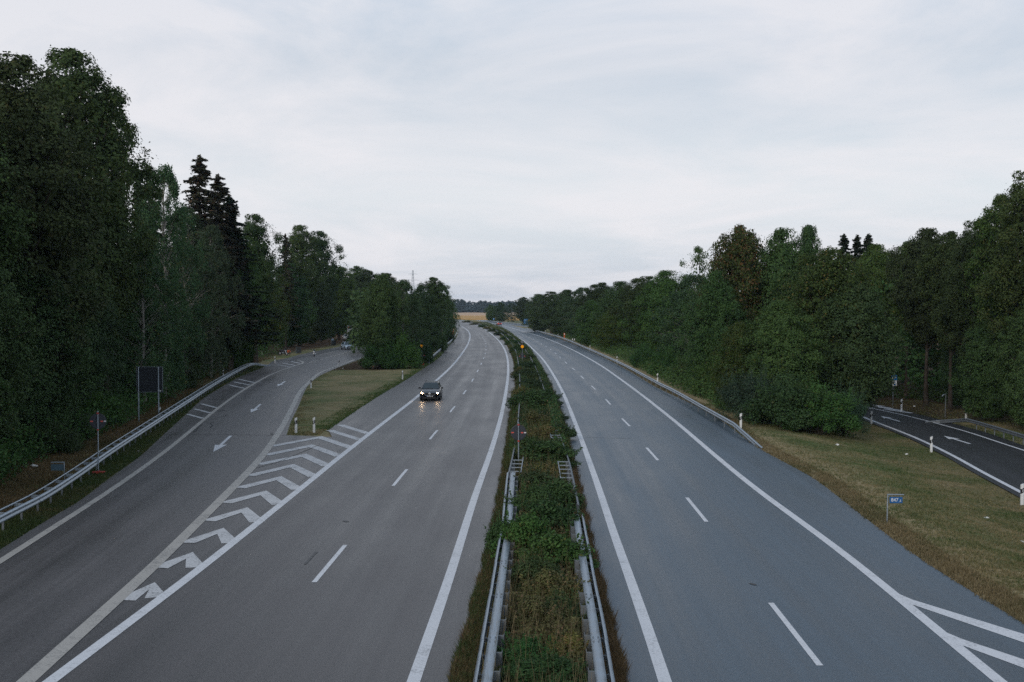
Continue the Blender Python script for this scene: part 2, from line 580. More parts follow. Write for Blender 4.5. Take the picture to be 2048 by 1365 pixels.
def sstep(a, b, v):
    t = np.clip((v - a) / (b - a), 0, 1)
    return t * t * (3 - 2 * t)

def ramp_fade(y):
    return 1 - sstep(130, 185, y)

def ground_h(x, y):
    x, y = np.asarray(x, float), np.asarray(y, float)
    yc = np.clip(y, 22, 190)
    a = PAVE_R(yc) + 1.2
    b = np.maximum(RP_L(yc) - 1.0, a + 2.5)
    h = RZ * sstep(0, 1, np.clip((x - a) / (b - a), 0, 1)) * ramp_fade(y)
    # the wood's floor rises gently on both sides, far ground rolls a little
    le = E_PAVE(np.clip(y, 20, 190)) - 4.0
    h = h + .9 * sstep(0, 14, le - x) * (1 - sstep(170, 240, y))
    re = RP_PAVE(np.clip(y, 40, 128)) + 7
    h = h + .9 * sstep(0, 14, x - re) * (1 - sstep(100, 160, y))
    return h

# ------------------------------------------------------------------ ground sheet
def ground_material():
    m = new_mat('ground_grass')
    t = NT(m)
    p = t.pos()
    at = t.n('ShaderNodeAttribute'); at.attribute_name = 'litter'
    dr = t.n('ShaderNodeAttribute'); dr.attribute_name = 'dry'
    big = t.noise(p, .13, 5, .6, .6)
    mid = t.noise(p, .9, 5, .65)
    fine = t.noise(t.scale(p, (9, 5, 9)), 1.0, 4, .75)
    sw = t.noise(t.scale(p, (.25, 1.6, 1)), 1.0, 3, .6, 1.2)
    dry = t.math('ADD', t.math('MULTIPLY', big, .55), t.math('MULTIPLY', sw, .45))
    dry = t.math('ADD', t.remap(dry, .40, .62), t.math('MULTIPLY', dr.outputs['Fac'], .9), True)
    green = t.mix(mid, (.052, .088, .028), (.120, .165, .058))
    straw = t.mix(mid, (.200, .158, .084), (.400, .325, .190))
    c = t.mix(dry, green, straw)
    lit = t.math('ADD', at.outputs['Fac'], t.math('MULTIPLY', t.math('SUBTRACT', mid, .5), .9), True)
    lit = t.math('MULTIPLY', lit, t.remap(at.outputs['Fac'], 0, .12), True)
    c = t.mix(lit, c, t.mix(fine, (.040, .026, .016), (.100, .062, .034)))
    k = t.remap(fine, .3, .7, .62, 1.38)
    mul = t.n('ShaderNodeVectorMath', operation='SCALE')
    t.l(c, mul.inputs[0]); t.l(k, mul.inputs['Scale'])
    t.out(t.bsdf(mul.outputs[0], .95, .1, bump=fine, bdist=.08, bstr=.7))
    return m
M['ground'] = ground_material()

def axis(segs):
    out = []
    for a, b, s in segs:
        out += list(np.arange(a, b, s))
    return np.array(out + [segs[-1][1]])
gx = axis([(-2500,-400,150),(-400,-120,14),(-120,-70,4),(-70,70,.8),(70,120,4),(120,400,14),(400,2500,150)])
gy = axis([(-200,0,20),(0,20,4),(20,110,.9),(110,230,2.2),(230,460,8),(460,1000,30),(1000,2500,150)])
XX, YY = np.meshgrid(gx, gy)
# pull the forest-litter and dry-verge masks from the lines
FOREST_L = Line([(-160,1080),(0,985),(90,925),(175,890),(260,850),(345,800),(430,752),(500,726),(600,703),(690,690)])
FOREST_R = Line([(2300,905),(2048,862),(1940,834),(1850,815),(1760,800),(1700,795)], RZ)
ycl = np.clip(YY, 15, 240)
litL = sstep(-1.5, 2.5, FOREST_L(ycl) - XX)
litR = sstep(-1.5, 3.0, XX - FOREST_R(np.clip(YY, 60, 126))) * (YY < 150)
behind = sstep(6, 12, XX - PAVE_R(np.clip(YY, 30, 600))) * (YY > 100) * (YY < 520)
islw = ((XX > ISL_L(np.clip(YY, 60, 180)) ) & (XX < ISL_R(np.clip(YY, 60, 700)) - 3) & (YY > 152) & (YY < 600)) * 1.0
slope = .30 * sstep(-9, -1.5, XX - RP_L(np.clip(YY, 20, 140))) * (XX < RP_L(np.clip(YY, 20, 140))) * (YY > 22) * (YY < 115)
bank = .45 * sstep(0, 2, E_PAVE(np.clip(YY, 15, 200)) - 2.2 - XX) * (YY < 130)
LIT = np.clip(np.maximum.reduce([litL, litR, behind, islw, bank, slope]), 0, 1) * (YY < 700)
dv = XX - PAVE_R(np.clip(YY, 20, 600))
DRY = np.where((dv > -1) & (dv < 2.4), 1 - np.abs(dv - .9) / 2.0, 0)
mdl, mdr = XX - MED_L(np.clip(YY, 15, 700)), MED_R(np.clip(YY, 15, 700)) - XX
isl_in = np.minimum(XX - ISL_L(np.clip(YY, 66, 180)), ISL_R(np.clip(YY, 66, 700)) - XX)
DRY = np.maximum(DRY, .26 * sstep(.8, 3.0, isl_in) * (YY > 77) * (YY < 170))
DRY = np.clip(np.maximum(DRY, ((mdl > 0) & (mdr > 0)) * .4), 0, 1)
ZZ = ground_h(XX, YY)
rough_z = (np.sin(XX * 1.7 + np.sin(YY * .9) * 2) * np.sin(YY * 1.3 + XX * .4)) * .035
onroad = ((XX > E_PAVE(np.clip(YY, 15, 190)) - 1.2) & (XX < PAVE_R(np.clip(YY, 15, 700)) + .8))
rz_fade = np.where(onroad | (np.abs(XX) > 120), 0, 1) * (1 - .0)
island = (XX > ISL_L(np.clip(YY, 65, 180)) + .6) & (XX < ISL_R(np.clip(YY, 66, 700)) - .6) & (YY > 77) & (YY < 170)
ZZ = ZZ - .025 + rough_z * rz_fade + np.where(island, .06 + rough_z, 0)
nxg, nyg = len(gx), len(gy)
idx = np.arange(nxg * nyg).reshape(nyg, nxg)
GF = np.stack([idx[:-1,:-1], idx[:-1,1:], idx[1:,1:], idx[1:,:-1]], -1).reshape(-1, 4)
# under the ramp the sheet must stay below it
rl, rr = RP_L(np.clip(YY, 15, 150)), RP_PAVE(np.clip(YY, 15, 150))
under = (XX > rl - .9) & (XX < rr + .9) & (YY < 150) & (YY > 20)
ZZ = np.where(under, RZ * ramp_fade(YY) - .05, ZZ)
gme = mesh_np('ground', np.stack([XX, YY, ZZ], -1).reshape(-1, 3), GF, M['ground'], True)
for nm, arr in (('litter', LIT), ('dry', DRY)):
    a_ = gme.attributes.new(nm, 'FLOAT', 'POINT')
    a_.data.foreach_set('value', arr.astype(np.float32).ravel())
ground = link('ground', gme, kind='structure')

# ------------------------------------------------------------------ roads
def ysamp(y0, y1, extra=()):
    a = 1 / np.linspace(1 / y1, 1 / y0, 140)
    b = np.arange(y0, y1, 4.0)
    return np.unique(np.concatenate([a, b, np.array(extra, float), [y0, y1]]))

def ribbon(name, lf, rf, y0, y1, z, mat, ref, parent=None, cols=6, zf=None, extra=(), **kw):
    ys = ysamp(y0, y1, extra)
    xl, xr = lf(ys), rf(ys)
    V, UV = [], []
    for j in range(cols + 1):
        x = xl + (xr - xl) * j / cols
        zz = np.full_like(x, z) if zf is None else zf(ys) + z
        V.append(np.stack([x, ys, zz], -1))
        UV.append(np.stack([x - ref(ys), ys], -1))
    V = np.stack(V, 1).reshape(-1, 3)
    UV = np.stack(UV, 1).reshape(-1, 2)
    n = len(ys)
    ix = np.arange(n * (cols + 1)).reshape(n, cols + 1)
    F = np.stack([ix[:-1,:-1], ix[:-1,1:], ix[1:,1:], ix[1:,:-1]], -1).reshape(-1, 4)
    return link(name, mesh_np(name, V, F, mat, uv=UV), parent, **kw)

yg0, yg1 = P(690, 905)[1], P(656, 860)[1]      # where the gore ends
def left_edge(y):
    near = L_MAIN(y) - .45
    far = ISL_R(np.maximum(y, yg1 - 8))
    return np.where(y < yg0, near, np.where(y > yg1, far, near + (far - near) * (y - yg0) / (yg1 - yg0)))
left_cw = ribbon('left_carriageway', left_edge, MED_L, 6, 900, .012, M['asph_left'], L_RIGHT, kind='structure')
yt = P(573, 871)[1]
def exit_right(y):
    return np.where(y < yg0, L_MAIN(y) + .2, np.where(y < yt, left_edge(y) + .2, ISL_L(np.maximum(y, yt))))
def exit_left(y):
    rest = Line([(561,718.5),(576,716),(596,710.5),(625,704.5),(675,694.5),(705,688.5)])
    return np.where(y < P(576, 716.5)[1], E_PAVE(y), rest(y))
exit_rd = ribbon('exit_road', exit_left, exit_right, 6, P(716, 720)[1], .004, M['asph_exit'], E_RIGHT, extra=(yg0, yt, yt + .05), kind='structure')
yre = P(716, 720)[1]
def rest_right(y):
    return Line([(716,720.5),(740,711),(790,698)])(y)
rest_rd = ribbon('rest_area_road', exit_left, rest_right, yre, 310, .004, M['asph_rest'], E_RIGHT, kind='structure')
right_cw = ribbon('right_carriageway', MED_R, PAVE_R, 6, 900, .012, M['asph_right'], R_LEFT, kind='structure')
ramp_rd = ribbon('slip_road', RP_L, RP_PAVE, 25, 150, .02, M['asph_ramp'], RP_L, zf=lambda y: RZ * ramp_fade(y), kind='structure')
# shallow outer shoulder of the slip road: pavement edge left of its line
shoulder = ribbon('slip_road_shoulder', lambda y: RP_L(y) - .55, lambda y: RP_L(y) + .05, 25, 150, .016, M['asph_ramp'], RP_L, cols=1, zf=lambda y: RZ * ramp_fade(y), kind='structure')
# far entry lane joining the right carriageway
ent = Line([(1068,657),(1050,654),(1020,650.6),(985,646.5),(960,643)])
ent2 = Line([(1068,651.5),(1050,649.8),(1020,647.2),(985,644),(960,641.5)])
entry = ribbon('entry_lane', lambda y: np.minimum(ent(y), PAVE_R(y) + 60), ent2, P(1050,654)[1], 720, .004, M['asph_right'], R_LEFT, cols=2, kind='structure')

# ------------------------------------------------------------------ markings
def zflat(y):
    return np.zeros_like(y)
def line_mark(name, fn, w, y0, y1, mat, parent, z=.020, zf=zflat, label=None):
    ys = ysamp(y0, y1)
    x = fn(ys)
    dx = np.gradient(x, ys)
    k = np.sqrt(1 + dx * dx)                       # width measured across the line
    a = np.stack([x - w / 2 * k, ys, zf(ys) + z], -1)
    b = np.stack([x + w / 2 * k, ys, zf(ys) + z], -1)
    n = len(ys)
    V = np.concatenate([a, b])
    F = np.stack([np.arange(n - 1), np.arange(n - 1) + n, np.arange(1, n) + n, np.arange(1, n)], -1)
    o = link(name, mesh_np(name, V, F, mat), parent)
    if label:
        o['label'] = label
    return o
def poly_mark(name, pts, mat, parent, z=.020, zr=None):
    me = bpy.data.meshes.new(name)
    me.from_pydata([(p[0], p[1], z if zr is None else zr + z) for p in pts], [], [tuple(range(len(pts)))])
    bm = bmesh.new(); bm.from_mesh(me)
    bmesh.ops.recalc_face_normals(bm, faces=bm.faces)
    if bm.faces[0].normal.z < 0:
        bmesh.ops.reverse_faces(bm, faces=bm.faces)
    bmesh.ops.triangulate(bm, faces=bm.faces)
    bm.to_mesh(me); bm.free()
    me.materials.append(mat)
    return link(name, me, parent)
def bar_mark(name, a, b, w, mat, parent, z=.020, zr=None):
    a, b = np.array(a[:2]), np.array(b[:2])
    t = (b - a) / np.linalg.norm(b - a)
    n = np.array((-t[1], t[0])) * w / 2
    return poly_mark(name, [a - n, b - n, b + n, a + n], mat, parent, z - .003, zr)

line_mark('edge_line', L_MAIN, .33, 6, 850, M['paint_white'], left_cw)
line_mark('edge_line', L_RIGHT, .30, 6, 850, M['paint_white'], left_cw)
line_mark('edge_line', R_LEFT, .30, 6, 850, M['paint_white'], right_cw)
line_mark('edge_line', R_RIGHT, .31, 6, 850, M['paint_white'], right_cw)
line_mark('edge_line', E_LEFT, .30, 6, P(604,728.3)[1], M['paint_old'], exit_rd)
line_mark('edge_line', E_RIGHT, .42, 6, yre, M['paint_old'], exit_rd)
line_mark('edge_line', rest_right_l := (lambda y: np.where(y < yre, E_RIGHT(y), rest_right(y) - .25)), .36, yre, 300, M['paint_old'], rest_rd, z=.024)
line_mark('edge_line', RP_L, .28, 25, 118, M['paint_white'], ramp_rd, .030, lambda y: RZ * ramp_fade(y))
line_mark('edge_line', RP_R, .20, 25, 112, M['paint_white'], ramp_rd, .030, lambda y: RZ * ramp_fade(y))
line_mark('edge_line', lambda y: ent2(y) - .9, .3, P(1050,654)[1] + 3, 700, M['paint_white'], entry, .012)

# centre dashes: depth of near ends and far ends
LC = Line([(640,1152),(710,1068),(796,961),(826,925),(866.5,871),(884,850.8),(905,819),(916.5,806),(930,784),(937,775),(945.7,760),(950,753.4),(955.6,742),(959,736),(965,722.5),(969,712),(971.3,703),(972,696),(971.3,686),(966,676),(957,667),(945,659.5),(930,652.5),(916,647)])
RC = Line([(1640,1333),(1536,1200),(1414,1046),(1371,993),(1316,922),(1293,896),(1259,853),(1244,838),(1221,810),(1211,799),(1189,778),(1167,757.5),(1148.5,740),(1133,727),(1102.5,700.3),(1083,688),(1066,679),(1040,667),(1010,656)])
def dashes(fn, starts, ln, per, n, parent):
    y = starts
    for i in range(n):
        ys = np.linspace(y, y + ln, 4)
        x = fn(ys)
        k = .078
        V = np.concatenate([np.stack([x - k, ys, np.full(4, .020)], -1), np.stack([x + k, ys, np.full(4, .020)], -1)])
        F = np.array([(j, j + 4, j + 5, j + 1) for j in range(3)])
        link('lane_dash', mesh_np('lane_dash', V, F, M['paint_white']), parent)
        y += per
yl1, yl2 = P(640,1152)[1], P(796,961)[1]
dashes(LC, yl1 - (yl2 - yl1), 5.5, 18.9, 26, left_cw)
yr1, yr2 = P(1640,1333)[1], P(1414,1046)[1]
dashes(RC, yr1, 5.7, 18.0, 26, right_cw)

# chevrons in the gore
CH = [((542,893.5),(640,875.5),(703,896.5)), ((530,911.5),(621.5,892.5),(680,913.5)), ((516.5,930),(608,911.5),(654,932.5)),
      ((499,952.5),(583.7,932.5),(628,954)), ((478.7,977),(558,957.5),(596,980)), ((451,1007),(527,987),(558,1010)),
      ((417,1043),(489,1021),(515,1045)), ((373,1087),(441,1063),(461,1087)), ((318,1137),(379,1112),(391,1136)), ((250,1202),(304,1173),(312,1196))]
for a, b, c in CH:
    A, B, C = (P(*q)[:2] for q in (a, b, c))
    w = .62
    t1, t2 = (B - A) / np.linalg.norm(B - A), (C - B) / np.linalg.norm(C - B)
    n1, n2 = np.array((-t1[1], t1[0])), np.array((-t2[1], t2[0]))
    nb = (n1 + n2) / max(.35, np.dot(n1 + n2, n1 + n2) / 2)
    bm_ = [A - n1*w/2, B - nb*w/2, C - n2*w/2, C + n2*w/2, B + nb*w/2, A + n1*w/2]
    poly_mark('chevron_marking', bm_, M['paint_bar'], exit_rd, .018)
for a, b in (((660,861.5),(720,880.3)), ((680,850.5),(737,868))):
    bar_mark('hatch_bar', P(*a), P(*b), .55, M['paint_bar'], left_cw)
for a, b in (((403,808.5),(435,816.8)), ((389,818.5),(421,826.7)), ((376,829.3),(406,837.7)), ((477,759),(509,766)), ((468,764.4),(500,771)), ((458,770.4),(490,777.8)),
             ((555,730.3),(584,735)), ((565,726.5),(592,732)), ((582,723.3),(600,727.6))):
    bar_mark('hatch_bar', P(*a), P(*b), .34, M['paint_bar'], exit_rd)
# rounded nose of the exit line by the rest area
nose = smooth_poly([P(604,728.3)[:2], P(606,725.5)[:2], P(602,722.8)[:2], P(594,721)[:2]], .5)
for i in range(0, len(nose) - 1):
    pass
nv = []
for i, p in enumerate(nose):
    t_ = nose[min(i+1, len(nose)-1)] - nose[max(i-1, 0)]
    t_ = t_ / np.linalg.norm(t_)
    nv.append((p - np.array((-t_[1], t_[0])) * .17, p + np.array((-t_[1], t_[0])) * .17))
poly_mark('edge_line', [a for a, b in nv] + [b for a, b in nv][::-1], M['paint_old'], exit_rd, .022)
# dashes across the mouth of the rest area
for a, b in (((618,726),(626,724)), ((629,723.2),(637,721)), ((640,720.4),(647,718.6)), ((650,717.6),(656.5,716)), ((659,715.2),(665,713.6)), ((667,712.8),(672.5,711.3)),
             ((675,710.6),(680.5,709)), ((683,708.4),(688,707)), ((690,706.2),(695,704.7)), ((697,704),(701.5,702.6)), ((704,701.8),(708.5,700.4)), ((711,699.6),(715,698.3)), ((718,697.5),(722,696.2)), ((725,695.2),(728.5,694))):
    bar_mark('lane_dash', P(*a), P(*b), .26, M['paint_old'], rest_rd if a[1] < 719 else exit_rd, .022)

def arrow(tail, tip, parent, z=.020, zr=None, hw=.36, sw=.10, name='arrow_marking'):
    z0 = zr or 0
    a, b = P(*tail, z0)[:2], P(*tip, z0)[:2]
    L = np.linalg.norm(b - a)
    t = (b - a) / L
    n = np.array((-t[1], t[0]))
    h = b - t * L * .40
    poly_mark(name, [a + n*sw, h + n*sw, h - t*.15 + n*hw, b, h - t*.15 - n*hw, h - n*sw, a - n*sw], M['paint_white'], parent, z, zr)
arrow((461.5,872.5),(426.5,905), exit_rd)
arrow((521.5,809),(501.5,826), exit_rd)
arrow((570.5,763.2),(555.2,773.2), exit_rd)
arrow((1940,888.8),(1887.5,872.8), ramp_rd, .030, RZ, .42, .11)
arrow((1799.5,844),(1761.5,833), ramp_rd, .030, RZ, .42, .11)
for a, b in (((1790,818.3),(1824,827)), ((1768,812),(1805,822.5)), ((1757,809.7),(1784,817.7)), ((1748,808),(1768,813))):
    bar_mark('hatch_bar', P(1746 + (a[0]-1748)*.55, 811 + (a[0]-1748)*.20, RZ), P(*b, RZ), .5, M['paint_white'], ramp_rd, .030, RZ)
bm_nose = [P(1716,812,RZ), P(1716,806,RZ), P(1719,803,RZ), P(1722,806,RZ), P(1722,811,RZ), P(1730,813,RZ), P(1746,817,RZ), P(1744,819.5,RZ), P(1728,815.5,RZ)]
poly_mark('nose_marking', [p[:2] for p in bm_nose], M['paint_white'], ramp_rd, .030, RZ)
# two long bars at the start of the right-hand gore
def rbar(pts):
    poly_mark('hatch_bar', [P(*p)[:2] for p in pts], M['paint_white'], right_cw, .019)
rbar([(1785,1184),(1825,1201),(2048,1270),(2200,1317),(2200,1340),(2048,1287),(1812,1206.5)])
rbar([(1881,1262),(1925,1280),(2048,1321),(2200,1372),(2200,1397),(2048,1338),(1915,1289)])

# tar seams and joints
def seam(pix, w, parent, z=.017, name='tar_seam'):
    p = smooth_poly([P(*q)[:2] for q in pix], .4)
    l_, r_ = [], []
    for i, q in enumerate(p):
        t_ = p[min(i+1, len(p)-1)] - p[max(i-1, 0)]
        t_ = t_ / (np.linalg.norm(t_) + 1e-9)
        n_ = np.array((-t_[1], t_[0])) * w / 2 * (0.7 + .6 * random.random())
        l_.append(q - n_); r_.append(q + n_)
    k = len(p)
    V = [(a[0], a[1], z) for a in l_ + r_]
    link(name, mesh_np(name, V, [(i, i+1, i+1+k, i+k) for i in range(k - 1)], M['tar']), parent)
seam([(328,869),(420,870),(500,870.6),(572,871)], .10, exit_rd, .010)
seam([(570,871),(630,871.5)], .08, exit_rd, .010)
seam([(388,865),(394,857),(402,850)], .22, exit_rd)
seam([(421,856),(424,851),(421,847),(427,845)], .12, exit_rd)
seam([(441,823),(446,821.5),(453,822)], .18, exit_rd)
seam([(435,836),(446,834),(455,830)], .09, exit_rd)
seam([(545,866),(542,868.5),(547,870)], .16, exit_rd)
seam([(408,838),(436,839)], .10, exit_rd)
seam([(418,799.5),(472,800.5)], .10, exit_rd)
seam([(512,937),(555,925),(585,913),(640,890)], .05, exit_rd, .026)
seam([(578,722),(606,714),(627,710),(652,704.5),(676,699)], .55, rest_rd, .012)
seam([(1172,876),(1200,876.5),(1262,878)], .06, right_cw)
seam([(688,1043),(696,1045)], .16, left_cw, .024)
seam([(1500,1168),(1512,1172)], .10, right_cw, .024)
seam([(610,1130),(633,1105)], .10, left_cw, .024)
seam([(1528,991),(1548,1007),(1566,1021)], .22, right_cw)
# ------------------------------------------------------------------ guard rails
WPROF = [(.000,.750),(.050,.735),(.080,.700),(.080,.655),(.028,.612),(.028,.578),(.080,.535),(.080,.490),(.050,.455),(.000,.440)]
def sweep(path, prof, side, closed=True, z0=0.0, thick=.006):
    """prof: (towards traffic, up); path: (x, y, z) ; side +1 right, -1 left"""
    p = np.array(path, float)
    t = np.gradient(p[:, :2], axis=0)
    t /= np.linalg.norm(t, axis=1)[:, None]
    n = np.stack([t[:, 1], -t[:, 0]], -1) * side
    pr = list(prof)
    if closed == 'sheet':
        pr = pr + [(a - thick, b) for a, b in pr[::-1]]
    pr = np.array(pr)
    k = len(pr)
    V = np.empty((len(p), k, 3))
    V[:, :, 0] = p[:, None, 0] + n[:, None, 0] * pr[None, :, 0]
    V[:, :, 1] = p[:, None, 1] + n[:, None, 1] * pr[None, :, 0]
    V[:, :, 2] = p[:, None, 2] + pr[None, :, 1]
    m = len(p)
    ix = np.arange(m * k).reshape(m, k)
    nx = np.roll(ix, -1, axis=1)
    F = np.stack([ix[:-1], nx[:-1], nx[1:], ix[1:]], -1).reshape(-1, 4)
    if side < 0:
        F = F[:, ::-1]
    return V.reshape(-1, 3), F

def path_len(p):
    d = np.linalg.norm(np.diff(p[:, :2], axis=0), axis=1)
    return np.concatenate([[0], np.cumsum(d)])
def at_len(p, s):
    L = path_len(p)
    q = np.stack([np.interp(s, L, p[:, i]) for i in range(3)], -1)
    return q
def tang(p, s):
    a, b = at_len(p, max(0, s - .3)), at_len(p, s + .3)
    t = (b - a)[:2]
    return t / (np.linalg.norm(t) + 1e-9)

# shared meshes
POST_ME = MB().box((0, 0, .35), (.07, .05, .70)).mesh('post', M['galv_dark'])
POST_DK = MB().box((0, 0, .33), (.07, .05, .66)).mesh('post', M['galv_dark'])
SPACER_ME = MB().box((0, 0, .66), (.42, .045, .10)).mesh('spacer', M['galv_dark'])
SPACER_TOP = MB().box((0, 0, .715), (.42, .06, .012)).box((0, 0, .655), (.42, .012, .11)).mesh('spacer', M['galv'])

def rail_pts(pix, z=.75):
    return smooth_poly([P(a, b, z)[:2] for a, b in pix], 1.0)

def guard_rail(label, pix, side, post_d, double=False, mat='galv', dive_far=0, dive_near=0, sect=12.0, lap=.25, gap=.42, rear_h=.085, z0=None, pts=None, post=None, hz=.75):
    p2 = rail_pts(pix, hz) if pts is None else pts
    z = np.array([0.0 if z0 is None else z0(a, b) for a, b in p2])
    p = np.column_stack([p2, z])
    L = path_len(p)[-1]
    base = at_len(p, 0.0)
    g = thing('guard_rail', label, 'guard rail', tuple(base), 0, 'guard rails')
    def loc(v):
        return v - base
    def dive(s):
        d = 0.0
        if dive_near and s < dive_near: d = -.66 * (1 - s / dive_near)
        if dive_far and s > L - dive_far: d = -.66 * (1 - (L - s) / dive_far)
        return d
    # beams in lengths that lap over each other
    s, i = 0.0, 0
    while s < L - .5:
        e = min(L, s + sect + lap)
        ss = np.linspace(s, e, max(3, int((e - s) / 1.0) + 2))
        seg = np.array([at_len(p, q) for q in ss])
        seg[:, 2] += np.array([dive(q) for q in ss])
        pr = [(a + (.007 if i % 2 else 0), b) for a, b in WPROF]
        V, F = sweep(loc(seg), pr, side, 'sheet')
        link('beam', mesh_np('beam', V, F, M[mat], True), g)
        if double:
            V, F = sweep(loc(seg), [(-gap, .745), (-gap - .035, .745), (-gap - .035, .745 - rear_h), (-gap, .745 - rear_h)], side)
            link('rear_rail', mesh_np('rear_rail', V, F, M[mat]), g)
        s += sect
        i += 1
    s = .4
    while s < L - (dive_far or .2):
        q = at_len(p, s)
        t = tang(p, s)
        n = np.array((t[1], -t[0])) * side
        a = math.atan2(t[1], t[0]) - math.pi / 2
        d = dive(s)
        if d > -.4:
            o = link('post', post or POST_ME, g)
            off = -.065 if not double else -.15
            o.location = tuple(loc(q) + np.array((n[0]*off, n[1]*off, d)))
            o.rotation_euler = (0, 0, a)
            if double:
                o = link('spacer', SPACER_TOP, g)
                o.location = tuple(loc(q) + np.array((-n[0]*(gap/2 - .01), -n[1]*(gap/2 - .01), d)))
                o.rotation_euler = (0, 0, a)
        s += post_d
    return g

guard_rail('long galvanised double guard rail with ladder spacers along the exit road at the forest edge',
    [(-170,1122),(0,1030.5),(86,987),(155,943.5),(224,896.5),(292.7,852.5),(361.6,808.5),(430.4,765),(465,745.5),(499,728.5),(516.5,725),(530,722.5),(541,721.5)], 1, 2.0, True, dive_far=7)
guard_rail('guard rail curving along the island trees, outer edge of the left carriageway',
    [(857,717.5),(868.7,707.5),(884,694.5),(903,679.5),(912.5,667),(914,656),(904,648)], 1, 2.0, dive_near=9)
guard_rail('long plain guard rail beside the right carriageway below the dark hedge',
    [(1526,873),(1498,859.5),(1471,846.5),(1453,836.5),(1401.6,808.5),(1350,780),(1320,765.5),(1245,726.5),(1180.7,698),(1127,675.8),(1095,666.2),(1052,656.2)], -1, 4.0, dive_near=8)
guard_rail('distant guard rail behind the entry lane at the end of the right carriageway',
    [(1062,648.6),(1040,647),(1010,644.6),(985,642.4),(960,640.4)], -1, 4.0)
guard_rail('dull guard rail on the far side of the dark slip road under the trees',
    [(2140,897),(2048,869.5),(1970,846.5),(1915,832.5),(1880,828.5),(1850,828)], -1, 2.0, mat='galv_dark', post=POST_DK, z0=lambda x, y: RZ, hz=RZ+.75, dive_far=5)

# median: box rail with a flat lid near the bridge, ladder-spaced beam beyond
def median_rail(label, lid_pix, far_pix, side, bars):
    lid = rail_pts(lid_pix, .74)
    # the first point carries on under the bridge
    d = lid[0] - lid[1]
    lid = np.vstack([lid[0] + d / np.linalg.norm(d) * 9, lid])
    p = np.column_stack([lid, np.zeros(len(lid))])
    L = path_len(p)[-1]
    base = at_len(p, 0.0)
    g = thing('guard_rail', label, 'guard rail', tuple(base), 0, 'guard rails')
    s, i = 0.0, 0
    while s < L - .2:
        e = min(L, s + 4.0 - .006)
        ss = np.linspace(s, e, 6)
        seg = np.array([at_len(p, q) for q in ss]) - base
        V, F = sweep(seg, [(.11, .742), (-.11, .742), (-.11, .62), (-.095, .62), (-.095, .727), (.095, .727), (.095, .62), (.11, .62)], side)
        link('lid_beam', mesh_np('lid_beam', V, F, M['galv']), g)
        m = MB()
        for u in (.12, .20, e - s - .20, e - s - .12):
            q = at_len(p, s + u) - base
            t = tang(p, s + u)
            n = np.array((t[1], -t[0])) * side
            for k in (-.06, .06):
                m.lathe([(.016, .742), (.016, .752), (.008, .757)], (q[0] + n[0]*k, q[1] + n[1]*k, 0), n=6)
        m.build('bolts', M['galv_dark'], g)
        seg2 = seg.copy()
        V, F = sweep(seg2, [(a + .20 + (.007 if i % 2 else 0), b) for a, b in WPROF], side, 'sheet')
        link('beam', mesh_np('beam', V, F, M['galv'], True), g)
        s += 4.0
        i += 1
    s = .5
    strap = MB().box((0, 0, .60), (.34, .05, .09)).mesh('spacer', M['galv_dark'])
    plate = MB().box((0, 0, .36), (.16, .05, .70)).box((-.08, .12, .36), (.012, .24, .70)).box((.08, .10, .36), (.012, .20, .70)).mesh('post', M['galv_dark'])
    while s < L:
        q = at_len(p, s) - base
        t = tang(p, s)
        n = np.array((t[1], -t[0])) * side
        a = math.atan2(t[1], t[0]) - math.pi / 2
        o = link('spacer', strap, g); o.location = (q[0] + n[0]*.06, q[1] + n[1]*.06, 0); o.rotation_euler = (0, 0, a)
        o = link('post', plate, g); o.location = (q[0] - n[0]*.16, q[1] - n[1]*.16, 0); o.rotation_euler = (0, 0, a)
        s += 1.33
    # beyond the lid
    far = rail_pts(far_pix, .74)
    fp = np.column_stack([far, np.zeros(len(far))])
    Lf = path_len(fp)[-1]
    s = 0.0
    while s < Lf - .5:
        e = min(Lf, s + 12.2)
        ss = np.linspace(s, e, max(4, int(e - s) + 2))
        seg = np.array([at_len(fp, q) for q in ss]) - base
        V, F = sweep(seg, WPROF, side, 'sheet')
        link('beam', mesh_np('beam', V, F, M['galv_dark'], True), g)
        for a_, b_ in bars if s == 0 else ():
            seg = np.array([at_len(fp, q) for q in np.linspace(a_ - .3, b_, 8)]) - base
            V, F = sweep(seg, [(-.50, .745), (-.535, .745), (-.535, .66), (-.50, .66)], side)
            link('rear_rail', mesh_np('rear_rail', V, F, M['galv']), g)
        s += 12.0
    bar = MB().box((0, 0, .72), (.55, .05, .04)).mesh('spacer', M['galv'])
    for s in np.concatenate([np.arange(a, b, 1.33) for a, b in bars]):
        q = at_len(fp, s) - base
        t = tang(fp, s)
        n = np.array((t[1], -t[0])) * side
        a = math.atan2(t[1], t[0]) - math.pi / 2
        o = link('spacer', bar, g); o.location = (q[0] - n[0]*.25, q[1] - n[1]*.25, 0); o.rotation_euler = (0, 0, a)
        o = link('post', POST_ME, g); o.location = (q[0] - n[0]*.1, q[1] - n[1]*.1, 0); o.rotation_euler = (0, 0, a)
    return g
median_rail('left of the two median guard rails, flat bright lid seen from above',
    [(973,1365),(989.5,1251),(1000,1179),(1010,1107.5),(1018,1051.6),(1023.5,972),(1026,945)],
    [(1019,945),(1028,905),(1034,870),(1038,830),(1040,790),(1040,755),(1038,730),(1031,700),(1018,680),(1003,667),(985,657),(962,648.6),(935,641.5)], -1, [(.4, 5.5)])
median_rail('right of the two median guard rails, flat lid half under the shrubs',
    [(1203.5,1365),(1187.5,1251),(1173.5,1167),(1161.5,1091.6),(1152,1027.7)],
    [(1155,1010),(1146,963),(1136,920),(1118,868),(1105,830),(1090,785),(1074,742),(1059,712),(1044,692),(1022,672),(1000,658)], 1, [(7.2, 12.6), (23, 27)])

